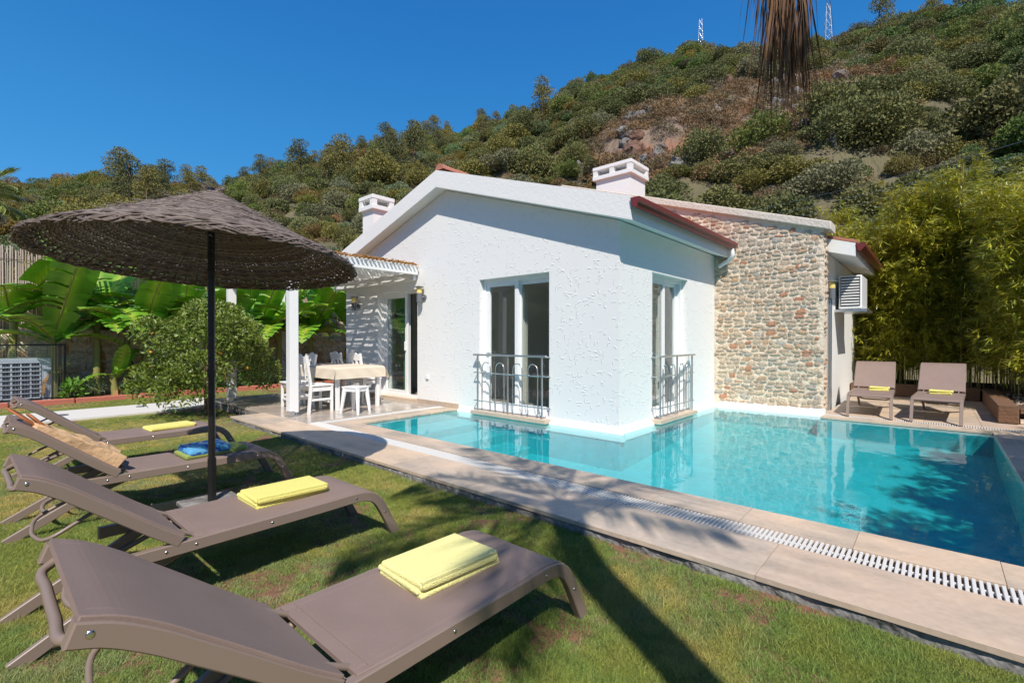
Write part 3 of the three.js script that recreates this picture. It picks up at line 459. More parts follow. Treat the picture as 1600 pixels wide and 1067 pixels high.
function chimney(parent, x, y, z, w, d, h) {
  const c = new THREE.Group(); c.name = 'chimney'; c.position.set(x, y, z); parent.add(c); const o = 0.07;
  put('stack', bx(-w / 2, w / 2, -0.8, h, -d / 2, d / 2), M.white, c);
  put('ledge', bx(-w / 2 - o, w / 2 + o, h, h + 0.10, -d / 2 - o, d / 2 + o, 0.008), M.white, c);
  const n = w > 0.7 ? 2 : 1; for (let i = 0; i <= n; i++) for (const s of [-1, 1]) { put('pier', bx(-w / 2 + i * w / n - 0.06, -w / 2 + i * w / n + 0.06, h + 0.1, h + 0.24, s * d / 2 - 0.06, s * d / 2 + 0.06), M.white, c); }
  put('cap', bx(-w / 2 - o, w / 2 + o, h + 0.24, h + 0.33, -d / 2 - o, d / 2 + o, 0.008), M.white, c);
}
chimney(villa, -9.95, 3.3, -6.35, 0.46, 0.46, 1.08);

// stone faced wing with the second gable
const topS = x => 5.05 - 0.324 * Math.abs(x - RX), ZS = -9.40, XS = -1.38;
// stone with a domed face, unit size
function stoneGeo() {
  const n = 9, P = [], I = [], ring = [], sq = rr(0.55, 1.0), off = rr(-0.12, 0.12);
  for (let k = 0; k < n; k++) { const a = (k + rr(-0.18, 0.18)) / n * 6.2832, c = Math.cos(a), s = Math.sin(a), m = Math.pow(Math.pow(Math.abs(c), 2 + 2 * sq) + Math.pow(Math.abs(s), 2 + 2 * sq), -1 / (2 + 2 * sq)) * rr(0.88, 1.06); ring.push([c * m * 0.5, s * m * 0.5]); }
  for (const [f, d] of [[1, -0.2], [0.93, 0.5], [0.55, 0.92]]) for (const [x, y] of ring) P.push(x * f + off * (1 - f), y * f, d * (f < 0.7 ? rr(0.85, 1.1) : f < 1 ? rr(0.8, 1.15) : 1)); P.push(off, 0, 1);
  for (let r = 0; r < 2; r++) for (let k = 0; k < n; k++) { const a = r * n + k, b = r * n + (k + 1) % n; I.push(a, b, a + n, b, b + n, a + n); } for (let k = 0; k < n; k++) I.push(2 * n + k, 2 * n + (k + 1) % n, 3 * n);
  const g = new THREE.BufferGeometry(); g.setAttribute('position', new THREE.Float32BufferAttribute(P, 3)); const uv = []; for (let i = 0; i < P.length / 3; i++) uv.push(P[i * 3] + 0.5, P[i * 3 + 1] + 0.5); g.setAttribute('uv', new THREE.Float32BufferAttribute(uv, 2)); g.setIndex(I); const h = g.toNonIndexed(); h.computeVertexNormals(); return h;
}
const stones = Array.from({ length: 12 }, stoneGeo);
const stoneTone = () => { const r = rnd(); return r < 0.05 ? 6 : r < 0.14 ? 3 : r < 0.2 ? 7 : pick([0, 1, 2, 4, 5, 1, 0]); };
// rows of stones over a wall face: u along the wall, v up; inside(u, v) says where the wall is
function stoneRows(u0, u1, v0, v1, sw, sh, inside) {
  const out = []; let v = v0;
  while (v < v1) { const h = sh * rr(0.75, 1.3); let u = u0 - rr(0, sw * 0.5); while (u < u1) { const w = sw * (rnd() < 0.25 ? rr(0.4, 0.65) : rr(0.7, 1.6)), hh = h * rr(0.62, 1.12), cu = u + w / 2, cv = v + h / 2 + rr(-0.24, 0.24) * h; if (cu - w * 0.42 > u0 && cu + w * 0.42 < u1 && inside(cu, cv + hh * 0.5)) out.push([cu, cv, w * rr(0.90, 1.04), hh * 1.04]); u += w; } v += h * 0.95; }
  return out;
}
const wing = thing('stone_wing', 'villa wing faced with rough beige fieldstone beside the pool', 'house', [0, 0, 0]);
{
  const x0 = -12.0, wl = [[x0, -0.7], [XS - 0.03, -0.7], [XS - 0.03, topS(XS) - 0.10], [RX, topS(RX) - 0.10], [x0, topS(x0) - 0.10]];
  const g = extr(wl, 0.32); g.translate(0, 0, ZS - 0.32); const wall = put('gable_wall', uvm(g), M.mortar, wing);
  const all = stoneRows(-5.4, XS, 0.20, 4.9, 0.132, 0.080, (u, v) => v < topS(u) - 0.17 && (u > XR + 0.02 || v > topF(Math.min(u, -2.9)) - 0.35)).filter(s => s[0] > XR - 0.05 || s[1] > 3.0);
  all.sort((a, b) => b[2] * b[3] - a[2] * a[3]); console.log('wing stones', all.length);
  const rest = {};
  all.forEach((s, i) => {
    const gm = pick(stones), t = stoneTone(), dp = rr(0.008, 0.020), rz = rr(-0.25, 0.25);
    if (i < 298) { const o = put('stone', gm, M.stone[t], wall); o.position.set(s[0], s[1], ZS + 0.001); o.scale.set(s[2], s[3], dp); o.rotation.z = rz; }
    else { (rest[t] ||= []).push(gm.clone().scale(s[2], s[3], dp).rotateZ(rz).translate(s[0], s[1], ZS + 0.001)); }
  });
  for (const t in rest) { const o = put('stone', mg(rest[t]), M.stone[t], wall); o.userData.kind = 'stuff'; }
  // quoin edge stones on the free end
  for (const s of stoneRows(-9.70, ZS, 0.2, topS(XS) - 0.2, 0.15, 0.085, () => true)) { const o = put('stone', pick(stones), M.stone[stoneTone()], wing); o.position.set(XS - 0.029, s[1], s[0]); o.scale.set(s[2], s[3], 0.03); o.rotation.y = Math.PI / 2; }
  const cp = extr(chevron(x0, XS + 0.07, topS, 0.11), 0.44, { bevel: 0.012 }); cp.translate(0, 0, ZS - 0.38); put('coping', uvm(cp), M.cap, wing);
  const rf = extr(chevron(x0 + 0.3, -1.02, x => topS(x) - 0.22, 0.22), 4.6); rf.translate(0, 0, -14.4); const roof = put('roof', uvm(rf), M.white, wing);
  const tl = extr(chevron(x0 + 0.3, -1.0, x => topS(x) - 0.16, 0.05), 4.6); tl.translate(0, 0, -14.41); put('tile_layer', uvm(tl), M.rooftile, roof);
  put('side_wall', bx(-1.70, -1.45, -0.3, 2.9, -14.2, -9.72), M.white, wing); put('side_wall', bx(-11.9, -11.65, -0.3, 2.7, -14.2, -9.72), M.white, wing); put('back_wall', bx(-11.65, -1.70, -0.3, 2.9, -14.2, -13.95), M.white, wing);
  const gp = [[0, 0.13], [0.015, 0.03], [0.06, 0], [0.105, 0.05], [0.125, 0.075], [0.125, 0.13], [0.11, 0.13], [0.09, 0.06], [0.06, 0.02], [0.025, 0.04], [0.012, 0.13]];
  const gg = extr(gp, 4.6); gg.translate(-1.014, topS(-1.02) - 0.36, -14.4); put('gutter', uvm(gg), M.gutter, wing); const ge = extr(gp.slice(0, 6), 0.012); ge.translate(-1.014, topS(-1.02) - 0.36, -9.8); put('gutter_end', uvm(ge), M.gutter, wing);
  put('downpipe', tube([[-1.40, 0.15, -9.85], [-1.40, 1.5, -9.85], [-1.40, 2.1, -9.85]], 0.045, 8, 8), M.steel, wing);
  chimney(wing, -6.06, 4.7, -11.0, 0.95, 0.80, 0.72);
  const c3 = alongX([[0, 0.2], [0.03, 0.165], [0.08, 0.135], [0.15, 0.115], [0.19, 0.09], [0.19, 0.0], [-0.02, 0.0], [-0.02, 0.2]], XR + 0.085, XS); c3.translate(0, 0.02, ZS); put('plaster_foot', c3, M.white, wing);
}
// wall lamps
function wallLamp(pos, turn, label) {
  const o = thing('wall_lamp', label, 'lamp', pos, turn);
  const plate = new THREE.CylinderGeometry(0.05, 0.05, 0.03, 16); plate.rotateX(Math.PI / 2); plate.translate(0.05, -0.04, 0.015);
  put('wall_plate', plate, M.lampGrey, o); put('arm', bar([0.05, -0.04, 0.02], [0, -0.04, 0.10], 0.018, 8), M.lampGrey, o);
  put('body', new THREE.CylinderGeometry(0.052, 0.052, 0.17, 18).translate(0, -0.05, 0.10), M.lampGrey, o); put('lens', new THREE.CylinderGeometry(0.05, 0.05, 0.11, 18).translate(0, 0.09, 0.10), M.lampLens, o); put('cap', new THREE.LatheGeometry([[0, 0.03], [0.04, 0.026], [0.085, 0.01], [0.09, 0], [0, 0]].map(p => new THREE.Vector2(...p)), 20).translate(0, 0.146, 0.10), M.lampGrey, o);
}
M.lampGrey = mat([0.14, 0.15, 0.17], 0.45); M.lampLens = mat([0.78, 0.62, 0.20], 0.35);
wallLamp([-7.36, 2.22, ZF], 0, 'grey wall lamp with yellow lens between the door and the pool window');
wallLamp([-9.72, 2.16, ZF], 0, 'grey wall lamp with yellow lens under the pergola roof');
wallLamp([-1.45, 2.22, -9.80], Math.PI / 2, 'grey wall lamp with yellow lens above the downpipe at the stone corner');
{ const o = put('outdoor_socket', bx(-0.04, 0.04, -0.04, 0.04, 0, 0.03, 0.012), M.upvc); o.position.set(-7.23, 0.66, ZF); tag(o, 'small white outdoor socket low on the front wall', 'socket'); }
{ // air conditioner on its bracket
  const o = thing('air_conditioner', 'white air conditioner unit on a bracket beside the bamboo', 'air conditioner', [-1.45, 1.95, -11.3]);
  put('casing', bx(0.06, 0.42, 0, 0.62, -0.44, 0.44, 0.02), M.upvc, o); for (let k = 0; k < 10; k++) put('louvre', bx(0.10, 0.38, 0.07 + k * 0.052, 0.095 + k * 0.052, 0.441, 0.462), M.upvc, o);
  put('recess', bx(0.09, 0.39, 0.05, 0.59, 0.4405, 0.447), M.black, o); put('bracket', bx(0, 0.5, -0.06, -0.01, -0.5, 0.5, 0.004), M.steel, o);
}
{ // pergola: two posts, beams, slats and a reed cover
  const o = thing('pergola', 'white timber pergola with a ragged reed cover over the patio', 'pergola', [0, 0, 0]), xr = -7.62, xl = -10.45, zf = -3.38;
  const pw = 0.14; for (const x of [xr - 0.1, xl]) { const p = put('post', bx(x - pw / 2, x + pw / 2, 0.21, 2.52, zf - pw / 2, zf + pw / 2, 0.006), M.whiteWood, o); put('post_shoe', mg([bx(x - 0.02, x + 0.09, 0.152, 0.24, zf + 0.0, zf + 0.085, 0.004), bx(x - 0.09, x + 0.09, 0.151, 0.16, zf - 0.09, zf + 0.09)]), M.steel, p); }
  put('beam', bx(xl - 0.2, xr + 0.05, 2.52, 2.67, zf - 0.06, zf + 0.06, 0.006), M.whiteWood, o);
  put('beam', bx(xr + 0.06, xr + 0.13, 2.62, 2.78, ZF + 0.03, zf + 0.25, 0.006), M.whiteWood, o);
  put('beam', bx(xl - 0.2, xr + 0.05, 2.52, 2.67, ZF + 0.002, ZF + 0.08, 0.006), M.whiteWood, o);
  for (let k = 0; k < 7; k++) { const x = xl - 0.05 + k * 0.468; put('rafter', bx(x - 0.03, x + 0.03, 2.675, 2.77, ZF + 0.01, zf + 0.22, 0.005), M.whiteWood, o); }
  const sl = new RoundedBoxGeometry(3.05, 0.015, 0.035, 1, 0.003); for (let z = zf + 0.2; z > ZF + 0.06; z -= 0.085) put('slat', sl, M.whiteWood, o).position.set(-8.95, 2.779, z);
  const reeds = []; for (let k = 0; k < 900; k++) { const z = rr(ZF + 0.05, zf + 0.27), x0 = rr(xl - 0.35, xr), l = rr(0.5, 1.4), y = 2.80 + rr(0, 0.05); const x1 = Math.min(x0 + l, xr + 0.14 + rr(-0.05, 0.05)); if (x1 > x0) reeds.push(bar([x0, y, z], [x1, y + rr(-0.01, 0.015), z + rr(-0.05, 0.05)], rr(0.004, 0.007), 4)); }
  for (let k = 0; k < 420; k++) { const z = rr(ZF + 0.04, zf + 0.27), x = xr + 0.14 + rr(-0.06, 0.02); reeds.push(bar([x - rr(0.03, 0.1), 2.80 + rr(0, 0.05), z], [x + rr(0, 0.03), 2.79 + rr(0, 0.06), z + rr(-0.02, 0.02)], rr(0.005, 0.008), 4)); }
  put('reed_cover', mg(reeds), M.reedRoof, o).userData.kind = 'stuff';
}

// ---------------------------------------------------------------- sun loungers, towels, bag
function makeLounger(label, group) { // foot end at local z = 0, head towards +z
  const o = thing('sun_lounger', label, 'lounger', [0, 0, 0], 0, group), w = 0.29;
  const back = [[1.065, 0.352], [1.165, 0.427], [1.32, 0.555], [1.41, 0.628], [1.50, 0.700], [1.58, 0.752], [1.64, 0.776]];
  const leg = [[1.30, 0.325], [0.9, 0.325], [0.5, 0.325], [0.25, 0.326], [0.12, 0.328], [0.03, 0.324], [-0.04, 0.305], [-0.085, 0.27], [-0.12, 0.22], [-0.235, 0.0]].reverse();
  const fine = (p, n) => new THREE.CatmullRomCurve3(p.map(q => V(0, q[1], q[0]))).getPoints(n).map(v => [v.z, v.y]);
  const backS = fine(back, 26), legS = fine(leg, 30);
  for (const s of [-1, 1]) {
    const x0 = s > 0 ? w - 0.032 : -w, x1 = x0 + 0.032;
    const r = put('side_rail', strip(legS, 0.052, x0, x1, 0.004), M.taupe, o);
    for (const [z, y] of [[0.08, 0.325], [0.62, 0.325], [1.0, 0.325], [1.13, 0.325], [-0.14, 0.18]]) put('bolt', new THREE.SphereGeometry(0.009, 8, 5).scale(0.5, 1, 1).translate(s * (w + 0.003), y, z), M.chrome, r);
    const xb = s > 0 ? w - 0.062 : -w + 0.034;
    const b = put('back_rail', strip(backS, 0.045, s > 0 ? w - 0.030 : -w - 0.002, s > 0 ? w + 0.002 : -w + 0.030, 0.004).translate(0, 0.007, 0.004), M.taupe, o);
    put('bolt', new THREE.SphereGeometry(0.0095, 10, 6).scale(0.4, 1, 1).translate(s * (w + 0.005), 0.775, 1.615), M.chrome, b);
    put('leg', strip([[1.10, 0.31], [1.66, 0.004]], 0.05, s * (w - 0.045) - 0.011, s * (w - 0.045) + 0.011, 0.003), M.taupe, o);
    put('support_strut', mg([bar([s * (w - 0.075), 0.31, 0.92], [s * (w - 0.075), 0.56, 1.36], 0.011, 6)]), M.taupe, o);
  }
  const seat = [[-0.075, 0.315], [-0.03, 0.338], [0.03, 0.352], [0.12, 0.356], [0.5, 0.348], [0.8, 0.349], [1.0, 0.354]];
  put('seat_sling', strip(fine(seat, 24), 0.009, -w + 0.014, w - 0.014, 0.003), M.sling, o);
  put('back_sling', strip(backS.map(p => [p[0] - 0.010, p[1] + 0.033]), 0.009, -w + 0.006, w - 0.006, 0.003), M.sling, o);
  for (const s of [-1, 1]) { const x = s * (w - 0.045); put('seam', strip(fine(seat, 24).map(p => [p[0], p[1] + 0.0062]), 0.003, x - 0.003, x + 0.003, 0.0008), M.sling, o); put('seam', strip(backS.slice(0, -1).map(p => [p[0] - 0.010, p[1] + 0.0392]), 0.003, x - 0.003, x + 0.003, 0.0008), M.sling, o); }
  put('hem', strip([[0.945, 0.3605], [0.955, 0.3608]], 0.003, -w + 0.02, w - 0.02, 0.0008), M.sling, o);
  put('hem', strip([[1.545, 0.7725], [1.57, 0.7865]], 0.003, -w + 0.02, w - 0.02, 0.001), M.sling, o);
  put('cross_bar', mg([bx(-w + 0.03, w - 0.03, 0.30, 0.335, 1.01, 1.045, 0.004), bx(-w + 0.03, w - 0.03, 0.30, 0.335, 0.10, 0.135, 0.004)]), M.taupe, o);
  put('handle', tube([[-w + 0.03, 0.765, 1.61], [-w + 0.065, 0.75, 1.65], [-0.1, 0.748, 1.652], [0.1, 0.748, 1.652], [w - 0.065, 0.75, 1.65], [w - 0.03, 0.765, 1.61]], 0.012, 28, 8), M.taupe, o);
  put('adjuster_bar', tube([[-w + 0.07, 0.31, 0.97], [-w + 0.07, 0.20, 1.25], [-w + 0.1, 0.14, 1.42], [-0.08, 0.13, 1.46], [0.08, 0.13, 1.46], [w - 0.1, 0.14, 1.42], [w - 0.07, 0.20, 1.25], [w - 0.07, 0.31, 0.97]], 0.014, 40, 6), M.taupe, o);
  put('wheel_guard', tube([[-w + 0.10, 0.58, 1.38], [-w + 0.09, 0.50, 1.54], [-0.06, 0.48, 1.575], [0.06, 0.48, 1.575], [w - 0.09, 0.50, 1.54], [w - 0.10, 0.58, 1.38]], 0.009, 30, 6), M.taupe, o);
  return o;
}
const LZ = -1.77, GL = 'taupe loungers on the lawn';
const lg = makeLounger('taupe sling lounger with a pale yellow towel, beside the shaded grass', GL); lg.position.set(-1.59, 0, LZ);
copyOf(lg, [-3.16, 0, LZ + 0.02], 0.02, 'taupe lounger with a yellow towel next to the black parasol pole').userData.group = GL;
copyOf(lg, [-4.90, 0, LZ - 0.02], -0.015, 'taupe lounger carrying a paper bag and a blue towel').userData.group = GL;
copyOf(lg, [-6.62, 0, LZ - 0.12], 0.02, 'taupe lounger nearest the garden path with a flat yellow towel').userData.group = GL;
copyOf(lg, [-0.80, D, -9.52], Math.PI + 0.03, 'taupe lounger on the far deck beside the stone corner').userData.group = 'loungers on the far pool deck';
copyOf(lg, [0.00, D, -9.52], Math.PI - 0.05, 'taupe lounger on the far deck beside the timber planter').userData.group = 'loungers on the far pool deck';

function foldedTowel(w, l, layers, m, o) { // stack of soft folded layers, rounded fold on one side
  for (let k = 0; k < layers; k++) {
    const h = 0.024, g = new RoundedBoxGeometry(w, h, l, 12, h / 2 - 0.001), p = g.attributes.position, dx = rr(-0.008, 0.008), dz = rr(-0.006, 0.006), sd = k * 3.7 + w * 50;
    for (let i = 0; i < p.count; i++) { const x = p.getX(i), z = p.getZ(i); p.setY(i, p.getY(i) * (1 + 0.12 * Math.sin(x * 19 + sd)) + 0.018 * (fbm(x * 9 + sd + 20, z * 9 + 20, 4) - 0.5) * (k + 1) - 0.010 * Math.pow(Math.abs(z) / l * 2, 4) * (k > 0 ? 1 : 0)); p.setX(i, x + 0.034 * (fbm(z * 8 + sd + 30, k + 3, 3) - 0.5)); p.setZ(i, z + 0.032 * (fbm(x * 8 + sd + 30, k + 9, 3) - 0.5)); }
    g.computeVertexNormals(); g.rotateY(rr(-0.035, 0.035)); g.translate(dx, 0.014 + k * 0.0235, dz); put(k ? 'fold' : 'bottom_fold', uvm(g), m, o);
  }
  // the fold that wraps the two upper layers together
  const f = new THREE.CapsuleGeometry(0.023, l - 0.06, 5, 12); f.rotateX(Math.PI / 2); f.scale(0.8, 1, 1); f.translate(w / 2 - 0.002, 0.014 + 0.0235 * (layers - 1.5), 0); put('rolled_edge', uvm(f), m, o);
}
M.towelPale = M.towel.clone(); M.towelPale.color.setRGB(0.84, 0.79, 0.32);
const towel = (label, x, y, z, turn, w, l, n, tilt = 0) => { const o = thing('folded_towel', label, 'towel', [x, y, z], turn, 'yellow towels'); o.rotation.x = tilt; foldedTowel(w, l, n, label.startsWith('pale') ? M.towelPale : M.towel, o); return o; };
towel('pale yellow folded towel on the lounger beside the shaded grass', -1.66, 0.352, -1.38, -0.07, 0.31, 0.43, 3);
towel('yellow folded towel on the lounger next to the parasol pole', -3.20, 0.352, -1.35, -0.05, 0.31, 0.46, 3);
towel('flat yellow folded towel on the lounger nearest the garden path', -6.66, 0.352, -1.50, 0.06, 0.30, 0.44, 2);
towel('small yellow towel on the far lounger beside the stone corner', -0.74, D + 0.352, -10.28, 0.05, 0.27, 0.14, 3);
towel('small yellow towel on the far lounger beside the timber planter', 0.05, D + 0.352, -10.26, -0.04, 0.27, 0.14, 3);
{
  const o = thing('beach_towel', 'blue patterned beach towel bundled with a green one on a lounger', 'towel', [-4.9, 0.352, -1.42], 0.05);
  const soft = (w, l, h, sd) => { const g = new RoundedBoxGeometry(w, h, l, 9, h / 2 - 0.002), p = g.attributes.position; for (let i = 0; i < p.count; i++) { const x = p.getX(i), z = p.getZ(i); p.setY(i, (p.getY(i) + h / 2) * (0.7 + 0.7 * fbm(x * 9 + sd, z * 9 + sd, 3))); p.setX(i, x * (0.9 + 0.2 * vnoise(z * 8 + sd, 3))); } g.computeVertexNormals(); const u = uvm(g); const a = u.attributes.uv; for (let i = 0; i < a.count; i++) a.setXY(i, a.getX(i) * 2.2, a.getY(i) * 2.2); return u; };
  put('green_towel', soft(0.30, 0.50, 0.05, 33), M.greenTowel, o); const b = put('blue_towel', soft(0.32, 0.34, 0.085, 51), M.blueTowel, o); b.position.set(0.01, 0.012, 0.06);
}
{ // paper carrier bag lying on the backrest
  const o = thing('paper_bag', 'crumpled brown paper bag with leather straps lying on a lounger back', 'bag', [-4.90, 0.40, -0.71]);
  const g = new THREE.BoxGeometry(0.40, 0.10, 0.56, 22, 5, 26), p = g.attributes.position;
  for (let i = 0; i < p.count; i++) { const x = p.getX(i), y = p.getY(i), z = p.getZ(i), t = (z + 0.28) / 0.56, th = lerp(1.0, 0.25, t), cr = 0.03 * (fbm(x * 8 + 30, z * 8 + 30, 3) - 0.5) + 0.016 * Math.abs(Math.sin(z * 17 + x * 9 + 3 * fbm(x * 5, z * 5, 2))); p.setXYZ(i, x * lerp(1.0, 0.82, t) * (1 + 0.05 * Math.sin(z * 14)), (y + 0.05) * th + (y > 0 ? cr : 0), z + 0.012 * Math.sin(x * 22)); }
  g.computeVertexNormals(); const h = g.toNonIndexed(); h.computeVertexNormals(); put('bag_body', uvm(h), M.kraft, o);
  put('strap', tube([[-0.10, 0.03, 0.26], [-0.12, 0.05, 0.38], [0.0, 0.06, 0.45], [0.09, 0.05, 0.36], [0.08, 0.03, 0.25]], 0.016, 24, 5).scale(1, 0.6, 1), M.leather, o);
  put('strap', tube([[-0.06, 0.05, 0.24], [-0.02, 0.08, 0.34], [0.10, 0.09, 0.33], [0.12, 0.06, 0.22]], 0.014, 20, 5).scale(1, 0.7, 1), M.leather, o);
  o.rotation.x = -0.69; o.position.set(-4.86, 0.575, -0.48);
}
{ // wicker parasol: woven rings over radial rods on a black pole
  const o = thing('wicker_parasol', 'weathered wicker parasol on a black pole between the loungers', 'parasol', [-4.38, 0, -1.27]);
  put('base_plate', bx(-0.2, 0.2, 0.0, 0.075, -0.2, 0.2, 0.01), M.rough, o); put('base_frame', bx(-0.34, 0.30, 0.0, 0.05, -0.36, 0.34, 0.006), M.black, o);
  const R = 1.10, prof = t => 2.03 + 0.57 * Math.pow(1 - t, 1.12) - (t > 0.93 ? (t - 0.93) * 0.7 : 0);
  put('pole', bar([0, 0.02, 0], [0, 2.60, 0], 0.026, 16), M.black, o); put('sleeve', bar([0, 0.08, 0], [0, 0.42, 0], 0.031, 16), M.black, o); put('collar', bar([0, 1.08, 0], [0, 1.14, 0], 0.033, 12), M.black, o);
  const can = new THREE.Group(); can.name = 'canopy'; o.add(can);
  const tilt = new THREE.Matrix4().makeTranslation(0, 2.03, 0).multiply(new THREE.Matrix4().makeRotationAxis(V(Math.cos(YAW), 0, -Math.sin(YAW)), -0.078)).multiply(new THREE.Matrix4().makeTranslation(0, -2.03, 0));
  const N = 76, rings = [[], [], []], rods = [];
  for (let k = 0; k < N; k++) { const a = k / N * 6.2832, t0 = k % 2 ? 0.25 : 0.03; const p = []; for (let i = 0; i <= 8; i++) { const t = lerp(t0, 1, i / 8); p.push(V(Math.cos(a) * t * R, prof(t), Math.sin(a) * t * R)); } rods.push(new THREE.TubeGeometry(new THREE.CatmullRomCurve3(p), 10, 0.0075, 4)); }
  let n = 0; for (let r = 0.03; r < R - 0.02; r += 0.0112, n++) {
    const t = r / R, seg = Math.max(24, Math.round(N * 2 * Math.max(0.3, t))), pts = [], ph = n % 2 ? 1 : -1, wob = rr(0, 9);
    for (let i = 0; i < seg; i++) { const a = i / seg * 6.2832, q = Math.cos(a * N / 2) * ph * 0.006, rad = r + 0.006 * (vnoise(a * 6 + wob, n) - 0.5); pts.push(V(Math.cos(a) * rad, prof(t) + q + 0.004 * (vnoise(a * 9, n + 5) - 0.5), Math.sin(a) * rad)); }
    rings[Math.floor(rnd() * 3)].push(new THREE.TubeGeometry(new THREE.CatmullRomCurve3(pts, true), seg, 0.0074 * rr(0.85, 1.2), 4, true));
  }
  rings.forEach((l, k) => { put('woven_rings', mg(l).applyMatrix4(tilt), M.wicker[k], can).userData.kind = 'stuff'; });
  put('rods', mg(rods).applyMatrix4(tilt), M.wicker[2], can).userData.kind = 'stuff';
  // plaited rim and loose ends
  const rim = []; for (let k = 0; k < 260; k++) { const a0 = k / 260 * 6.2832 + rr(-0.02, 0.02), w0 = rr(0.04, 0.075), d0 = rr(0, 0.03), p = []; for (let i = 0; i <= 6; i++) { const a = a0 + i * 0.05, u = i / 6, q = R - 0.05 + w0 * Math.sin(u * 3.1) + rr(-0.006, 0.006); p.push(V(Math.cos(a) * q, prof(0.97) + 0.024 * Math.cos(u * 5 + (k % 2)) - d0 * u + rr(-0.005, 0.005), Math.sin(a) * q)); } rim.push(new THREE.TubeGeometry(new THREE.CatmullRomCurve3(p), 8, rr(0.004, 0.007), 5)); }
  put('plaited_rim', mg(rim).applyMatrix4(tilt), M.wicker[0], can).userData.kind = 'stuff';
  const loose = []; for (let k = 0; k < 200; k++) { const a = rr(0, 6.283), t = k < 26 ? rr(0.0, 0.05) : rr(0.1, 0.9), b = a + rr(-0.4, 0.4); loose.push(bar([Math.cos(a) * t * R, prof(t) + 0.01, Math.sin(a) * t * R], [Math.cos(b) * (t + 0.03) * R, prof(t) + (k < 26 ? rr(0.03, 0.07) : 0.018), Math.sin(b) * (t + 0.05) * R], 0.003, 4)); }
  put('loose_ends', mg(loose).applyMatrix4(tilt), M.wicker[1], can).userData.kind = 'stuff';
}

// ---------------------------------------------------------------- dining set on the patio
function makeChair(label) {
  const o = thing('dining_chair', label, 'chair', [0, 0, 0], 0, 'white dining chairs'); // back at -z, faces +z
  const t = 0.022, w = 0.20;
  for (const s of [-1, 1]) { put('leg', bx(s * w - t, s * w + t, 0, 0.44, 0.16, 0.20, 0.004), M.whiteWood, o); put('back_leg', alongX([[-0.20, 0], [-0.24, 0], [-0.205, 0.45], [-0.285, 0.95], [-0.245, 0.96], [-0.165, 0.45]].reverse(), s * w - t, s * w + t), M.whiteWood, o); put('stretcher', bx(s * w - 0.012, s * w + 0.012, 0.20, 0.235, -0.21, 0.17), M.whiteWood, o); put('stretcher', bx(s * w - 0.012, s * w + 0.012, 0.36, 0.42, -0.19, 0.165), M.whiteWood, o); }
  for (const [y, z] of [[0.14, 0.18], [0.28, -0.2], [0.38, 0.18]]) put('stretcher', bx(-w + t, w - t, y, y + 0.035, z - 0.012, z + 0.012), M.whiteWood, o);
  put('seat', bx(-0.225, 0.225, 0.44, 0.468, -0.20, 0.225, 0.008), M.whiteWood, o);
  const top = extr([[-0.18, 0.82], [0.18, 0.82], [0.18, 0.93], [0.12, 0.935], [0.07, 0.965], [0, 0.985], [-0.07, 0.965], [-0.12, 0.935], [-0.18, 0.93]], 0.022); top.rotateX(-0.15); top.translate(0, 0.012, -0.145); put('crest_rail', uvm(top), M.whiteWood, o);
  const low = extr(rect(-0.18, 0.18, 0.55, 0.59), 0.02); low.rotateX(-0.15); low.translate(0, 0, -0.14); put('back_rail', uvm(low), M.whiteWood, o);
  for (const x of [-0.075, 0.075]) { const s = extr([[x - 0.022, 0.58], [x + 0.022, 0.58], [x + 0.014, 0.66], [x + 0.036, 0.74], [x + 0.026, 0.84], [x - 0.026, 0.84], [x - 0.036, 0.74], [x - 0.014, 0.66]], 0.014); s.rotateX(-0.15); s.translate(0, 0.005, -0.142); put('back_slat', uvm(s), M.whiteWood, o); }
  return o;
}
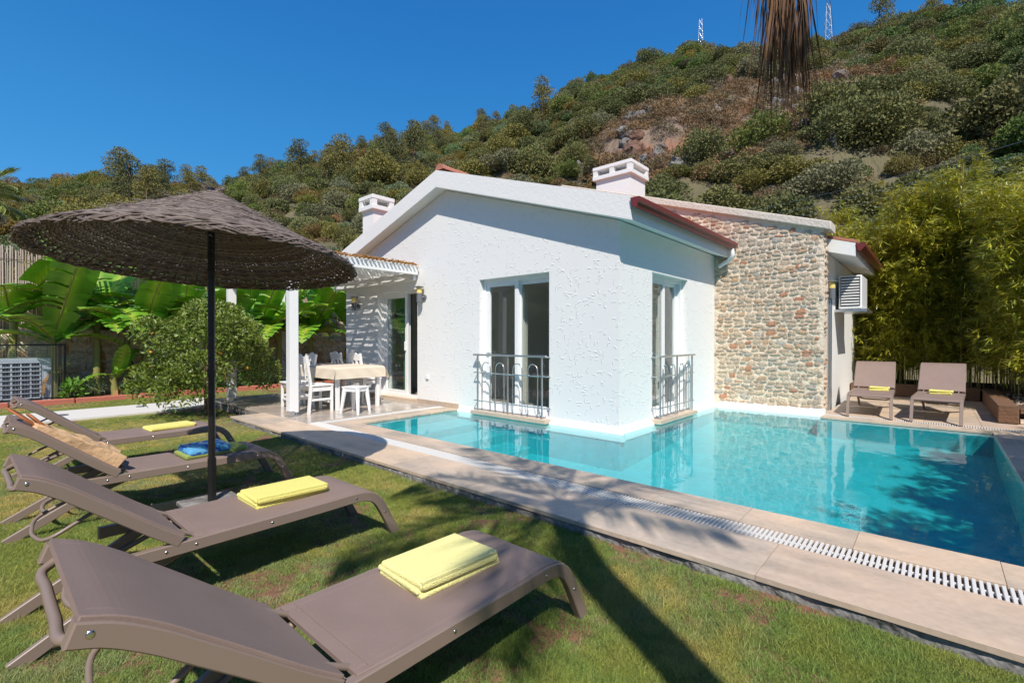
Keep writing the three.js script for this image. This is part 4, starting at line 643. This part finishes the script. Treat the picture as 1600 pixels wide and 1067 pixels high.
{
  const ch = makeChair('white wooden chair at the dining table corner next to the plastic stool'); ch.position.set(-7.95, D, -3.88); ch.rotation.y = Math.PI;
  copyOf(ch, [-8.68, D, -3.88], Math.PI + 0.05, 'white wooden chair partly hidden behind the pergola post');
  copyOf(ch, [-8.50, D, -5.17], -0.05, 'white wooden chair pushed to the table in front of the glass door');
  copyOf(ch, [-9.15, D, -5.15], 0.04, 'white wooden chair at the table under the shaded wall lamp');
  const t = thing('dining_table', 'white wooden dining table under a cream cloth on the patio', 'table', [-8.36, D, -4.52]), w = 0.76, d = 0.46;
  put('tabletop', bx(-w, w, 0.71, 0.74, -d, d, 0.008), M.whiteWood, t); for (const sx of [-1, 1]) for (const sz of [-1, 1]) put('leg', bx(sx * (w - 0.08) - 0.03, sx * (w - 0.08) + 0.03, 0, 0.71, sz * (d - 0.07) - 0.03, sz * (d - 0.07) + 0.03, 0.006), M.whiteWood, t);
  put('apron', mg([bx(-w + 0.12, w - 0.12, 0.60, 0.71, d - 0.085, d - 0.06), bx(-w + 0.12, w - 0.12, 0.60, 0.71, -d + 0.06, -d + 0.085), bx(w - 0.095, w - 0.07, 0.60, 0.71, -d + 0.1, d - 0.1), bx(-w + 0.07, -w + 0.095, 0.60, 0.71, -d + 0.1, d - 0.1)]), M.bananaDry, t);
  // cloth draped over the table
  const hang = 0.21, n = 56, g = new THREE.BoxGeometry(2 * (w + hang), 0.005, 2 * (d + hang), n, 1, n), p = g.attributes.position;
  for (let i = 0; i < p.count; i++) { const x = p.getX(i), z = p.getZ(i), th = p.getY(i) > 0 ? 0.004 : 0, ex = Math.max(0, Math.abs(x) - w), ez = Math.max(0, Math.abs(z) - d), e = Math.hypot(ex, ez), c = Math.min(ex, ez); const fl = 0.012 + 0.10 * e + 0.30 * c + 0.010 * Math.sin((x + z * 1.3) * 16) * e / hang; p.setXYZ(i, Math.sign(x) * (Math.min(Math.abs(x), w) + (ex > 0 ? fl + th : 0)), 0.745 - e * 0.93 + (e > 0 ? 0 : th), Math.sign(z) * (Math.min(Math.abs(z), d) + (ez > 0 ? fl + th : 0))); }
  g.computeVertexNormals(); const cl = put('tablecloth', uvm(g), M.cloth); cl.position.set(-8.36, D, -4.52); tag(cl, 'cream cloth with pointed corners draped over the dining table', 'tablecloth');
  // plastic stool
  const s = thing('plastic_stool', 'small white plastic stool standing beside the dining table', 'stool', [-7.32, D, -4.26], 0.35); M.plastic = mat([0.82, 0.82, 0.82], 0.35);
  put('seat', mg([bx(-0.17, 0.17, 0.415, 0.44, -0.15, 0.15, 0.010), bx(-0.155, 0.155, 0.36, 0.4145, 0.125, 0.137), bx(-0.155, 0.155, 0.36, 0.4145, -0.137, -0.125), bx(0.145, 0.157, 0.36, 0.4145, -0.12, 0.12), bx(-0.157, -0.145, 0.36, 0.4145, -0.12, 0.12)]), M.plastic, s);
  for (const sx of [-1, 1]) for (const sz of [-1, 1]) { const l = new THREE.CylinderGeometry(0.042, 0.026, 0.42, 6); l.translate(0, 0.21, 0); const q = l.attributes.position; for (let i = 0; i < q.count; i++) { const k = 1 - q.getY(i) / 0.42; q.setX(i, q.getX(i) + sx * (0.13 + 0.045 * k * k)); q.setZ(i, q.getZ(i) + sz * (0.11 + 0.04 * k * k)); } l.computeVertexNormals(); put('leg', l, M.plastic, s); }
}

// ---------------------------------------------------------------- garden on the path side
{ // retaining wall of big stones, reed screen above it
  const o = thing('retaining_wall', 'low wall of large rough stones behind the banana plants', 'wall', [0, 0, 0]); const wl = put('core', bx(-16.1, -15.42, -0.2, 1.60, -13.5, 3.5), M.mortar, o);
  for (const s of stoneRows(-12, 2.2, 0.02, 1.58, 0.42, 0.30, (u, v) => v < 1.62)) { const q = put('stone', pick(stones), M.stone[stoneTone()], wl); q.position.set(-15.418, s[1], -s[0] * -1); q.scale.set(s[2] * 1.1, s[3] * 1.12, rr(0.06, 0.13)); q.rotation.y = Math.PI / 2; }
  const f = thing('reed_screen', 'weathered grey brown reed screen standing above the stone wall', 'fence', [0, 0, 0]), g = [[], [], []];
  for (let z = 3.4; z > -13.4; z -= 0.021) { const h = 3.42 + rr(-0.12, 0.1), x = -15.75 + rr(-0.012, 0.012); g[Math.floor(rnd() * 3)].push(bar([x, 1.55, z], [x - 0.03 + rr(-0.02, 0.02), h, z + rr(-0.02, 0.02)], rr(0.010, 0.014), 5)); }
  [[0.48, 0.38, 0.33], [0.40, 0.31, 0.27], [0.56, 0.46, 0.41]].forEach((c, k) => { put('reeds', mg(g[k]), mat(c, 0.9), f).userData.kind = 'stuff'; });
  for (const y of [1.9, 2.6, 3.2]) put('tie_wire', bar([-15.735, y, 3.4], [-15.735, y, -13.4], 0.006, 5), M.bark, f);
}
{ // pool plant cage with white lattice panel
  const o = thing('equipment_cage', 'dark wire cage round a white louvred pool unit by the stone wall', 'cage', [-14.62, 0.06, -0.35]);
  M.unit = mat([0.46, 0.53, 0.60], 0.5); put('unit', bx(-0.35, 0.30, 0.0, 0.92, -0.75, 0.75, 0.02), M.unit, o); put('grille', bx(0.3005, 0.306, 0.10, 0.82, -0.56, 0.56), mat([0.02, 0.035, 0.06], 0.5), o);
  for (let k = 0; k <= 8; k++) put('lattice_bar', bx(0.306, 0.322, 0.09, 0.83, -0.57 + k * 0.1425 - 0.012, -0.57 + k * 0.1425 + 0.012), M.unit, o); for (let k = 0; k <= 8; k++) put('lattice_bar', bx(0.3225, 0.336, 0.09 + k * 0.0925 - 0.010, 0.09 + k * 0.0925 + 0.010, -0.57, 0.57), M.unit, o);
  for (const [x, z] of [[0.42, 0.95], [0.42, -0.95], [-0.45, -0.95]]) put('post', bx(x - 0.02, x + 0.02, 0, 1.22, z - 0.02, z + 0.02), M.black, o);
  for (const y of [0.06, 1.20]) put('rail', mg([bx(0.40, 0.44, y - 0.015, y + 0.015, -0.93, 0.93), bx(-0.43, 0.40, y - 0.015, y + 0.015, -0.97, -0.93)]), M.black, o);
  const wire = []; for (let z = -0.92; z < 0.93; z += 0.045) wire.push(bar([0.42, 0.06, z], [0.42, 1.2, z], 0.0022, 4)); for (let y = 0.1; y < 1.2; y += 0.045) wire.push(bar([0.42, y, -0.93], [0.42, y, 0.93], 0.0022, 4)); put('wire_mesh', mg(wire), M.steel, o).userData.kind = 'stuff';
}
{ // white railing on the upper terrace and its stair string
  const o = thing('terrace_railing', 'white slender barred railing on the terrace above the bananas', 'railing', [-15.2, 0, -5.3]);
  for (const y of [2.32, 2.98]) put('rail', bx(-0.02, 0.02, y - 0.02, y + 0.02, -1.0, 1.1), M.upvc, o); for (let z = -0.98; z < 1.1; z += 0.055) put('bar', bx(-0.006, 0.006, 2.33, 2.97, z - 0.006, z + 0.006), M.upvc, o); put('post', bx(-0.06, 0.06, 0.0, 3.0, 1.1, 1.22, 0.01), M.whiteWood, o); put('post', bx(-0.06, 0.06, 0.0, 3.0, -1.12, -1.0, 0.01), M.whiteWood, o);
}
{ const o = thing('bollard_light', 'short grey bollard light standing by the red kerb', 'lamp', [-13.05, 0, -2.72]); put('post', bar([0, 0, 0], [0, 0.5, 0], 0.055, 16), M.lampGrey, o); put('lens', bar([0, 0.5, 0], [0, 0.58, 0], 0.05, 16), M.upvc, o); put('cap', bar([0, 0.58, 0], [0, 0.61, 0], 0.062, 16), M.lampGrey, o); }
for (const [x, z, s] of [[-11.6, -1.0, 0.22], [-11.9, -2.2, 0.16], [-11.3, -2.6, 0.2]]) { const o = put('path_grid', new THREE.CylinderGeometry(s / 2, s / 2, 0.012, 14).translate(0, 0.036, 0), M.lampGrey); o.position.set(x, 0, z); tag(o, 'dark round drain cover set in the garden path', 'cover', 'path drain covers'); }

// banana leaf: arched midrib, folded blade with tears; pointing along +x from the origin
function bananaLeaf(L, W, rise, droop, tears, fold) {
  const n = 26, P = [], N2 = [], C = [], I = [], st = [];
  for (const s of [-1, 1]) { let gap = 0;
    for (let i = 0; i < n; i++) { const t0 = i / n, t1 = (i + 1) / n - (rnd() < tears ? rr(0.25, 0.6) / n : 0); const b = P.length / 3, hang = rnd() < tears ? rr(0, 0.35) : 0;
      for (const t of [t0, t1]) { const x = L * (t * (1 - 0.25 * droop * t)), y = rise * L * t - droop * L * 0.75 * t * t, wd = W * Math.pow(Math.sin(Math.PI * Math.min(1, 0.04 + 0.96 * t)), 0.62) * (t > 0.9 ? 1 - (t - 0.9) * 5 : 1); for (const v of [0, 0.5, 1]) { const lift = fold * v - (0.35 + hang) * v * v; P.push(x + 0.10 * v * wd, y + wd * lift, s * wd * v * 0.95); const k = v === 0 ? 1.5 : 1 + 0.16 * Math.sin(t * 170 + v * 3) + rr(-0.12, 0.12); C.push(k * (v === 0 ? 1.6 : 1), k, k); } }
      for (let v = 0; v < 2; v++) { const q = b + v, r = b + 3 + v; if (s > 0) I.push(q, q + 1, r, r, q + 1, r + 1); else I.push(q, r, q + 1, r, r + 1, q + 1); } } }
  const g = new THREE.BufferGeometry(); g.setAttribute('position', new THREE.Float32BufferAttribute(P, 3)); g.setAttribute('color', new THREE.Float32BufferAttribute(C, 3)); g.setIndex(I); g.computeVertexNormals(); return g;
}
const midrib = (L, rise, droop) => { const p = []; for (let i = 0; i <= 6; i++) { const t = i / 6; p.push(V(L * (t * (1 - 0.25 * droop * t)), rise * L * t - droop * L * 0.75 * t * t - 0.008, 0)); } return tube(p, 0.014, 10, 5); };
const BL = [[1.6, 0.34, 0.75, 0.6, 0.22], [1.5, 0.32, 0.6, 0.85, 0.3], [1.7, 0.32, 1.05, 0.6, 0.15], [1.3, 0.36, 1.6, 0.4, 0.12], [1.5, 0.31, 0.3, 0.7, 0.35]].map(([L, W, r, d, t], i) => [bananaLeaf(L, W, r, d, t, 0.5), midrib(L, r, d)]);
function banana(x, z, h, leaves, label) {
  const o = thing('banana_plant', label, 'plant', [x, 0.04, z], 0, 'banana plants along the wall');
  put('stem', bar([0, 0, 0], [rr(-0.08, 0.08), h, rr(-0.08, 0.08)], 0.085, 10, 0.055), M.bananaStem, o);
  leaves.forEach(([k, a, s]) => { const l = new THREE.Group(); l.name = 'leaf'; o.add(l); l.position.set(0, h - 0.06 + rr(-0.15, 0.05), 0); l.rotation.y = a; l.scale.setScalar(s * 1.22); put('blade', BL[k][0], M.banana, l); put('midrib', BL[k][1], M.bananaStem, l); });
  for (let k = 0; k < 2; k++) { const d = put('dry_leaf', BL[2][0], M.bananaDry, o); d.position.set(0, h * rr(0.5, 0.7), 0); d.rotation.set(0, rr(0, 6.28), -1.9); d.scale.set(0.5, 0.5, 0.2); }
}
const ring = (n, a0 = 0, s = 1) => Array.from({ length: n }, (_, i) => [pick([0, 1, 2, 3, 4]), a0 + i * 2.4 + rr(-0.3, 0.3), s * rr(0.8, 1.1)]);
banana(-14.45, -1.15, 1.45, [[3, 0.3, 1.05], [0, 1.9, 1.15], [4, 1.7, 1.0], [1, -1.5, 0.9], [0, -0.6, 0.8], [2, 2.6, 0.9]], 'banana plant with one broad upright leaf beside the equipment cage');
banana(-14.75, -1.9, 2.0, ring(9, 0.5, 1.05), 'tall leafy banana plant against the reed screen');
banana(-14.4, -2.75, 1.55, [[3, 0.2, 1.0], [0, 0.9, 1.0], [0, -0.9, 1.0], [1, 2.2, 1.0], [1, -2.2, 1.0], [2, 0.0, 0.9], [2, 3, 0.9]], 'banana plant with wide drooping leaves above the bollard light');
banana(-14.8, -3.6, 1.9, ring(9, 1.2, 1.05), 'banana plant behind the citrus tree');
banana(-14.5, -4.7, 1.7, ring(8, 0.2, 1.0), 'banana plant below the white terrace railing');
banana(-14.6, -6.0, 1.8, ring(9, 0.8, 1.1), 'banana plant behind the pergola post');
banana(-14.3, -6.9, 1.7, ring(9, 2.2, 1.1), 'banana plant with shaded stems between the pergola posts');
banana(-14.2, -8.0, 1.9, ring(9, 0.1, 1.1), 'banana plant beside the white villa corner');
banana(-15.0, -0.5, 1.9, ring(8, 0.3, 1.1), 'banana plant behind the equipment cage');
banana(-14.95, -2.5, 1.8, ring(10, 0.9, 1.1), 'banana plant close to the reed screen above the young shoots');
banana(-14.9, -4.2, 1.6, ring(10, 2.0, 1.1), 'banana plant half hidden by the citrus crown');
banana(-14.8, -5.4, 1.5, ring(9, 1.4, 1.1), 'banana plant crowding the terrace railing post');
banana(-14.1, -2.15, 0.55, ring(4, 0, 0.45), 'small young banana shoot in the planting bed');
banana(-14.15, -3.25, 0.7, ring(5, 1, 0.5), 'young banana shoot with yellowing stem near the bollard light');
function leafyBush(name, label, cat, pos, lobes, n, len, wid, c, tr, group) { const o = thing(name, label, cat, pos, 0, group); put('foliage', leafGeo(crown(lobes, n, len, wid, 0.3, 0.5), 0.2), leafMat(c, tr, 0.55, { vertexColors: true }), o); for (let k = 0; k < 4; k++) put('stem', bar([rr(-0.03, 0.03), 0, rr(-0.03, 0.03)], [rr(-0.2, 0.2) * lobes[0][3] * 2, lobes[0][1], rr(-0.2, 0.2) * lobes[0][3] * 2], 0.01, 5, 0.005), M.bark, o); return o; }
leafyBush('garden_shrub', 'grey green fine leaved shrub in the planting bed', 'shrub', [-14.15, 0.04, -1.78], [[0, 0.26, 0, 0.22, 0.24, 0.22], [0.1, 0.32, 0.1, 0.14, 0.16, 0.14]], 900, 0.06, 0.014, [0.14, 0.22, 0.12], 0.3);
leafyBush('garden_shrub', 'bright green low plant beside the equipment cage', 'shrub', [-14.1, 0.04, -1.42], [[0, 0.20, 0, 0.18, 0.2, 0.18]], 160, 0.14, 0.06, [0.14, 0.34, 0.03], 0.4);
for (const [z, s, w] of [[-2.55, 0.8, 'pale'], [-4.1, 1, 'dark'], [-5.2, 1.1, 'tall'], [-6.4, 0.9, 'round'], [-7.5, 1, 'sparse']]) leafyBush('ground_cover_plant', `${w} low leafy plant under the banana leaves`, 'plant', [-14.15 + rr(-0.1, 0.1), 0.04, z], [[0, 0.2 * s, 0, 0.3 * s, 0.22 * s, 0.3 * s], [0.1, 0.25 * s, 0.2, 0.2 * s, 0.2 * s, 0.2 * s]], 420, 0.085, 0.035, [0.10, 0.22, 0.03], 0.35);
{ // citrus tree in front of the pergola
  const o = thing('citrus_tree', 'dense round citrus tree with small orange fruit beside the patio', 'tree', [-9.78, 0, -2.78]);
  put('trunk', tube([[0, -0.05, 0], [0.03, 0.3, 0.02], [-0.02, 0.7, 0], [0.02, 1.3, 0.02]], 0.055, 12, 8), M.bark, o); for (let k = 0; k < 6; k++) { const a = k * 1.05; put('limb', tube([[0, 0.45 + k * 0.05, 0], [Math.cos(a) * 0.3, 0.8 + k * 0.05, Math.sin(a) * 0.3], [Math.cos(a) * 0.6, 1.15, Math.sin(a) * 0.6]], 0.02, 8, 5), M.bark, o); }
  const lobes = [[0, 1.15, 0, 0.85, 0.72, 0.85]]; for (let k = 0; k < 15; k++) { const a = k * 2.4, r = rr(0.6, 0.98), y = rr(0.55, 1.65); lobes.push([Math.cos(a) * r, y, Math.sin(a) * r, rr(0.28, 0.42), rr(0.24, 0.36), rr(0.28, 0.42)]); } for (let k = 0; k < 4; k++) lobes.push([rr(-0.4, 0.4), rr(1.7, 1.85), rr(-0.4, 0.4), 0.32, 0.26, 0.32]);
  put('crown', leafGeo(crown(lobes, 17000, 0.07, 0.032, 0.35, 0.45), 0.2), leafMat([0.17, 0.26, 0.03], 0.35, 0.5, { vertexColors: true }), o);
  for (let k = 0; k < 7; k++) { const a = rr(0, 6.28), y = rr(0.7, 1.7), r = 0.86 * Math.sqrt(Math.max(0.1, 1 - ((y - 1.15) / 0.85) ** 2)); put('fruit', new THREE.SphereGeometry(0.026, 10, 8).translate(Math.cos(a) * r, y, Math.sin(a) * r), M.fruit ||= mat([0.75, 0.30, 0.03], 0.5), o); }
}

// ---------------------------------------------------------------- palms
// pinnate frond from the origin along +x: rachis with hanging leaflets
function frond(L, rise, droop, hang, n, wid, ll) {
  const pt = t => V(L * t * (1 - 0.3 * droop * t * t), rise * L * t - droop * L * 0.8 * t * t, 0), list = [];
  for (let i = 4; i < n; i++) { const t = i / n, p = pt(t), tan = pt(Math.min(1, t + 0.02)).sub(pt(t - 0.02)).normalize(), len = ll * (0.55 + 0.9 * Math.sin(Math.PI * Math.min(0.95, t * 0.9 + 0.1))); for (const s of [-1, 1]) { const dir = V(tan.x * 0.75, tan.y * 0.75, s * 0.8 + rr(-0.15, 0.15)).normalize().add(V(rr(-0.1, 0.1), -hang + rr(-0.25, 0.25), 0)).normalize(); const side = V(0, 1, 0).cross(dir).normalize(); list.push({ p: p.clone(), dir, side: side.lengthSq() > 0.1 ? side : V(1, 0, 0), len: len * rr(0.8, 1.1), wid, c: (k => [k, k, k])(rr(0.75, 1.25)) }); } }
  return [leafGeo(list, 0.2), new THREE.TubeGeometry(new THREE.CatmullRomCurve3([0, 0.2, 0.4, 0.6, 0.8, 1].map(pt)), 14, 0.016, 5)];
}
const palmM = leafMat([0.27, 0.33, 0.05], 0.35, 0.5, { vertexColors: true }), dryPalm = leafMat([0.16, 0.085, 0.04], 0.15, 0.85, { vertexColors: true });
const frondM = mat([0.20, 0.20, 0.06], 0.6), dryStem = mat([0.20, 0.11, 0.055], 0.8);
const F = [frond(2.6, 0.85, 0.75, 0.25, 70, 0.034, 0.5), frond(2.4, 0.45, 0.75, 0.5, 66, 0.034, 0.5), frond(2.3, 1.4, 0.7, 0.1, 60, 0.032, 0.45)];
function palm(label, x, z, h, n, lean, skip, s = 1) {
  const o = thing('palm_tree', label, 'tree', [x, 0, z]), tip = V(lean[0], h, lean[1]), p = [V(0, -0.1, 0), V(lean[0] * 0.2 + 0.10, h * 0.35, lean[1] * 0.2 - 0.10), V(lean[0] * 0.6 + 0.16, h * 0.62, lean[1] * 0.6 - 0.14), V(lean[0] * 0.8 + 0.02, h * 0.82, lean[1] * 0.8), tip];
  const c = new THREE.CatmullRomCurve3(p); put('trunk', new THREE.TubeGeometry(c, 40, 0.115, 12), M.bark, o);
  for (let k = 0; k < n; k++) { const a = k * 2.39996; if (skip && skip(a)) continue; const f = new THREE.Group(); f.name = 'frond'; f.position.copy(tip); f.rotation.y = a; f.scale.setScalar(s * rr(0.85, 1.1)); o.add(f); const q = F[k % 3]; put('leaflets', q[0], palmM, f); put('rachis', q[1], frondM, f); }
  return [o, tip];
}
palm('green feathery palm rising behind the reed screen', -20.5, 0.15, 5.2, 44, [0.2, 0.1], null, 0.66);
{
  const [o, tip] = palm('tall palm over the lawn with one dead frond hanging down', 1.45, 0.40, 5.7, 11, [-0.15, -0.1], null, 0.8);
  // the dead frond: bends out over the lawn and hangs in dry strands
  const end = V(-0.50 - 1.45, 2.75, -2.45 - 0.40), mid = tip.clone().lerp(end, 0.55); mid.y = 5.1; const bend = V(end.x * 0.97 + tip.x * 0.03, 4.2, end.z * 0.97 + tip.z * 0.03);
  const cv = new THREE.CatmullRomCurve3([tip, mid, bend, V(end.x, 2.95, end.z)]); const f = new THREE.Group(); f.name = 'dead_frond'; o.add(f); put('rachis', new THREE.TubeGeometry(cv, 30, 0.014, 6), dryStem, f);
  const l = []; for (let i = 0; i < 420; i++) { const t = 0.60 + 0.40 * Math.pow(i / 420, 0.7), p = cv.getPoint(t), sp = rr(-1, 1); const dir = V(0.14 * sp * Math.cos(YAW) + rr(-0.05, 0.05), -1, -0.14 * sp * Math.sin(YAW) + rr(-0.05, 0.05)).normalize(), side = V(rr(-1, 1), 0, rr(-1, 1)).normalize(), L2 = rr(0.35, 0.8) * (t > 0.9 ? 0.85 : 1.1); { const o2 = rr(-0.08, 0.06); p.add(V(o2 * Math.cos(YAW) + rr(-0.03, 0.03), 0, -o2 * Math.sin(YAW) + rr(-0.03, 0.03))); } l.push({ p: p.clone(), dir, side, len: Math.min(L2 * 1.35, p.y - 2.46 + rr(0, 0.25)), wid: rr(0.005, 0.011), c: (k => [k, k * 0.95, k * 0.9])(rr(0.6, 1.5)) }); }
  put('leaflets', leafGeo(l, 0.4), dryPalm, f);
}

// ---------------------------------------------------------------- bamboo, planters by the far deck
{
  const bambooLeaf = leafMat([0.46, 0.51, 0.045], 0.5, 0.42, { vertexColors: true }), culmM = [mat([0.22, 0.22, 0.06], 0.45), mat([0.30, 0.24, 0.09], 0.5)];
  function bamboo(h, w, culms, nl) {
    const list = [], stems = [];
    for (let k = 0; k < culms; k++) {
      const a = rr(0, 6.283), r = w * 0.35 * Math.sqrt(rnd()), hh = h * rr(0.7, 1.05), lx = Math.cos(a) * w * rr(0.1, 0.55), lz = Math.sin(a) * w * rr(0.1, 0.55), c = new THREE.CatmullRomCurve3([V(Math.cos(a) * r, 0, Math.sin(a) * r), V(Math.cos(a) * r + lx * 0.15, hh * 0.45, Math.sin(a) * r + lz * 0.15), V(Math.cos(a) * r + lx * 0.5, hh * 0.8, Math.sin(a) * r + lz * 0.5), V(Math.cos(a) * r + lx * 1.15, hh, Math.sin(a) * r + lz * 1.15)]);
      stems.push(new THREE.TubeGeometry(c, 14, rr(0.008, 0.014), 5));
      const per = Math.round(nl / culms / 7);
      for (let j = 0; j < per; j++) { const t = 0.10 + 0.90 * Math.pow(rnd(), 0.8), p0 = c.getPoint(t), ba = rr(0, 6.283), bl = rr(0.08, 0.7) * (1.1 - 0.6 * t), b = p0.clone().add(V(Math.cos(ba) * bl, bl * rr(-0.1, 0.55), Math.sin(ba) * bl)), tone = rr(0.7, 1.25), yl = rr(0, 0.22);
        for (let i = 0; i < 7; i++) { const d = V(Math.cos(ba) + rr(-0.9, 0.9), rr(-0.9, 0.35), Math.sin(ba) + rr(-0.9, 0.9)).normalize(); list.push({ p: b.clone().add(V(rr(-0.03, 0.03), rr(-0.03, 0.03), rr(-0.03, 0.03))), dir: d, side: V(0, 1, 0).cross(d).normalize().addScaledVector(ball(), 0.4).normalize(), len: rr(0.11, 0.21), wid: rr(0.018, 0.030), c: [tone * (1 + yl), tone, tone * (1 - yl)] }); } }
    }
    return [leafGeo(list, 0.15), stems];
  }
  const kinds = [bamboo(4.3, 1.4, 17, 30000), bamboo(3.8, 1.3, 15, 28000), bamboo(4.5, 1.5, 17, 32000)];
  const plant = (k, x, z, turn, s, label, group) => { const o = thing('bamboo_clump', label, 'bamboo', [x, 0.2, z], turn, group); o.scale.setScalar(s); kinds[k][1].forEach((g, i) => put('culm', g, culmM[i % 2], o)); put('foliage', kinds[k][0], bambooLeaf, o); };
  [[0, -1.0, -14.1, 0], [1, -0.2, -13.95, 1], [2, 0.6, -14.2, 2], [0, 1.35, -14.0, 3], [1, 1.45, -13.0, 4], [2, 2.1, -13.6, 5], [0, -0.6, -15.2, 2.6], [2, 0.4, -15.4, 0.7], [0, 1.4, -15.3, 4.2], [1, 1.35, -11.9, 5.2], [2, 2.6, -12.3, 2.2], [1, -1.6, -15.6, 1.3], [2, 2.6, -15, 0.4], [0, -1.2, -16.8, 3.1], [1, 0, -16.9, 0.2], [2, 1.1, -16.7, 5.0], [0, 2.3, -16.6, 1.9]].forEach(([k, x, z, t], i) => plant(k, x, z, t, rr(0.92, 1.04), 'tall leafy bamboo clump behind the far loungers', 'bamboo hedge behind the loungers'));
  for (let i = 0; i < 5; i++) plant(i % 3, 3.35 + rr(-0.15, 0.15), -2.6 - i * 0.95, i * 1.7, rr(0.9, 1.0), 'bamboo clump in the hedge along the deck beside the deep end', 'bamboo hedge along the side deck');
  // timber sleepers round the bed
  const sl = (label, x, y, z, l, turn) => { const o = put('timber_sleeper', new RoundedBoxGeometry(0.22, 0.26, l, 1, 0.015), M.sleeper); uvm(o.geometry); o.position.set(x, y, z); o.rotation.y = turn; tag(o, label, 'sleeper', 'timber planter edging'); };
  sl('dark timber sleeper edging the bamboo bed along the deck side', 0.78, D + 0.135, -11.5, 3.1, 0); sl('dark timber sleeper behind the two far loungers', -0.25, D + 0.135, -13.28, 1.8, Math.PI / 2); sl('reddish timber sleeper end beside the white wing wall', -1.26, D + 0.135, -13.05, 0.35, Math.PI / 2);
  const bw = thing('brick_edging', 'low dark brick edging beside the timber sleeper', 'edging', [0, 0, 0]); let n = 0; for (let r = 0; r < 3; r++) for (let k = 0; k < 8; k++) put('brick', bx(0.905 + k * 0.215 + (r % 2) * 0.1, 1.105 + k * 0.215 + (r % 2) * 0.1, 0.155 + r * 0.075, 0.222 + r * 0.075, -10.12, -10.02, 0.006), pick([M.stone[7], M.stone[6], M.sleeper]), bw);
  const bed = struct('bamboo_bed', bx(0.9, 3.9, 0.152, 0.34, -16, -10.13), M.soil); struct('bamboo_bed_back', bx(-1.4, 0.89, 0.12, 0.34, -16, -13.4), M.soil); struct('hedge_bed', bx(2.62, 3.9, -0.1, 0.22, -10.1, -2.5), M.soil);
  const pb = []; for (let k = 0; k < 260; k++) { const x = rr(0.92, 2.2), z = rr(-13, -10.16), s = rr(0.012, 0.03); pb.push(new THREE.IcosahedronGeometry(s, 0).scale(1, 0.6, 1.2).translate(x, 0.343 + s * 0.3, z)); } for (let k = 0; k < 160; k++) { const s = rr(0.012, 0.026); pb.push(new THREE.IcosahedronGeometry(s, 0).scale(1, 0.6, 1.2).translate(rr(-1.3, 0.8), 0.343 + s * 0.3, rr(-13.9, -13.42))); }
  const ps = put('pebbles', mg(pb), M.stone[1]); ps.userData = { kind: 'stuff', label: 'pale pebbles on the bamboo bed', category: 'pebbles' };
}
{ // overhead wires beyond the wing
  const w = [[-3.0, 6.9, -20], [-3.0, 6.55, -20], [-3.0, 6.25, -20]]; w.forEach(([x, y, z], i) => { const o = put('power_line', tube([[-9, y + 0.25, -24], [0, y - 0.1, -20], [9, y + 0.3, -16]], 0.0045, 30, 4), M.steel); tag(o, 'thin overhead wire crossing in front of the hillside', 'wire', 'overhead wires'); });
}
{ // dense hedge on the garden side behind the camera: what the glazing mirrors
  const lobes = [[0, 0.9, 0, 0.9, 0.9, 0.7], [0.5, 1.3, 0.2, 0.6, 0.7, 0.5], [-0.5, 1.2, -0.1, 0.6, 0.8, 0.5], [0, 1.9, 0, 0.6, 0.6, 0.5]], g = leafGeo(crown(lobes, 2600, 0.12, 0.055, 0.3, 0.4), 0.2), m = leafMat([0.09, 0.16, 0.024], 0.3, 0.6, { vertexColors: true });
  for (let i = 0; i < 14; i++) { const o = put('hedge_bush', g, m); o.position.set(-13 + i * 1.45, 0, 5.2 + rr(-0.2, 0.2)); o.rotation.y = rr(0, 6.28); o.scale.setScalar(rr(0.9, 1.15)); tag(o, 'leafy green hedge bush along the lawn edge opposite the villa', 'hedge', 'hedge along the lawn'); }
}

renderer.render(scene, camera);
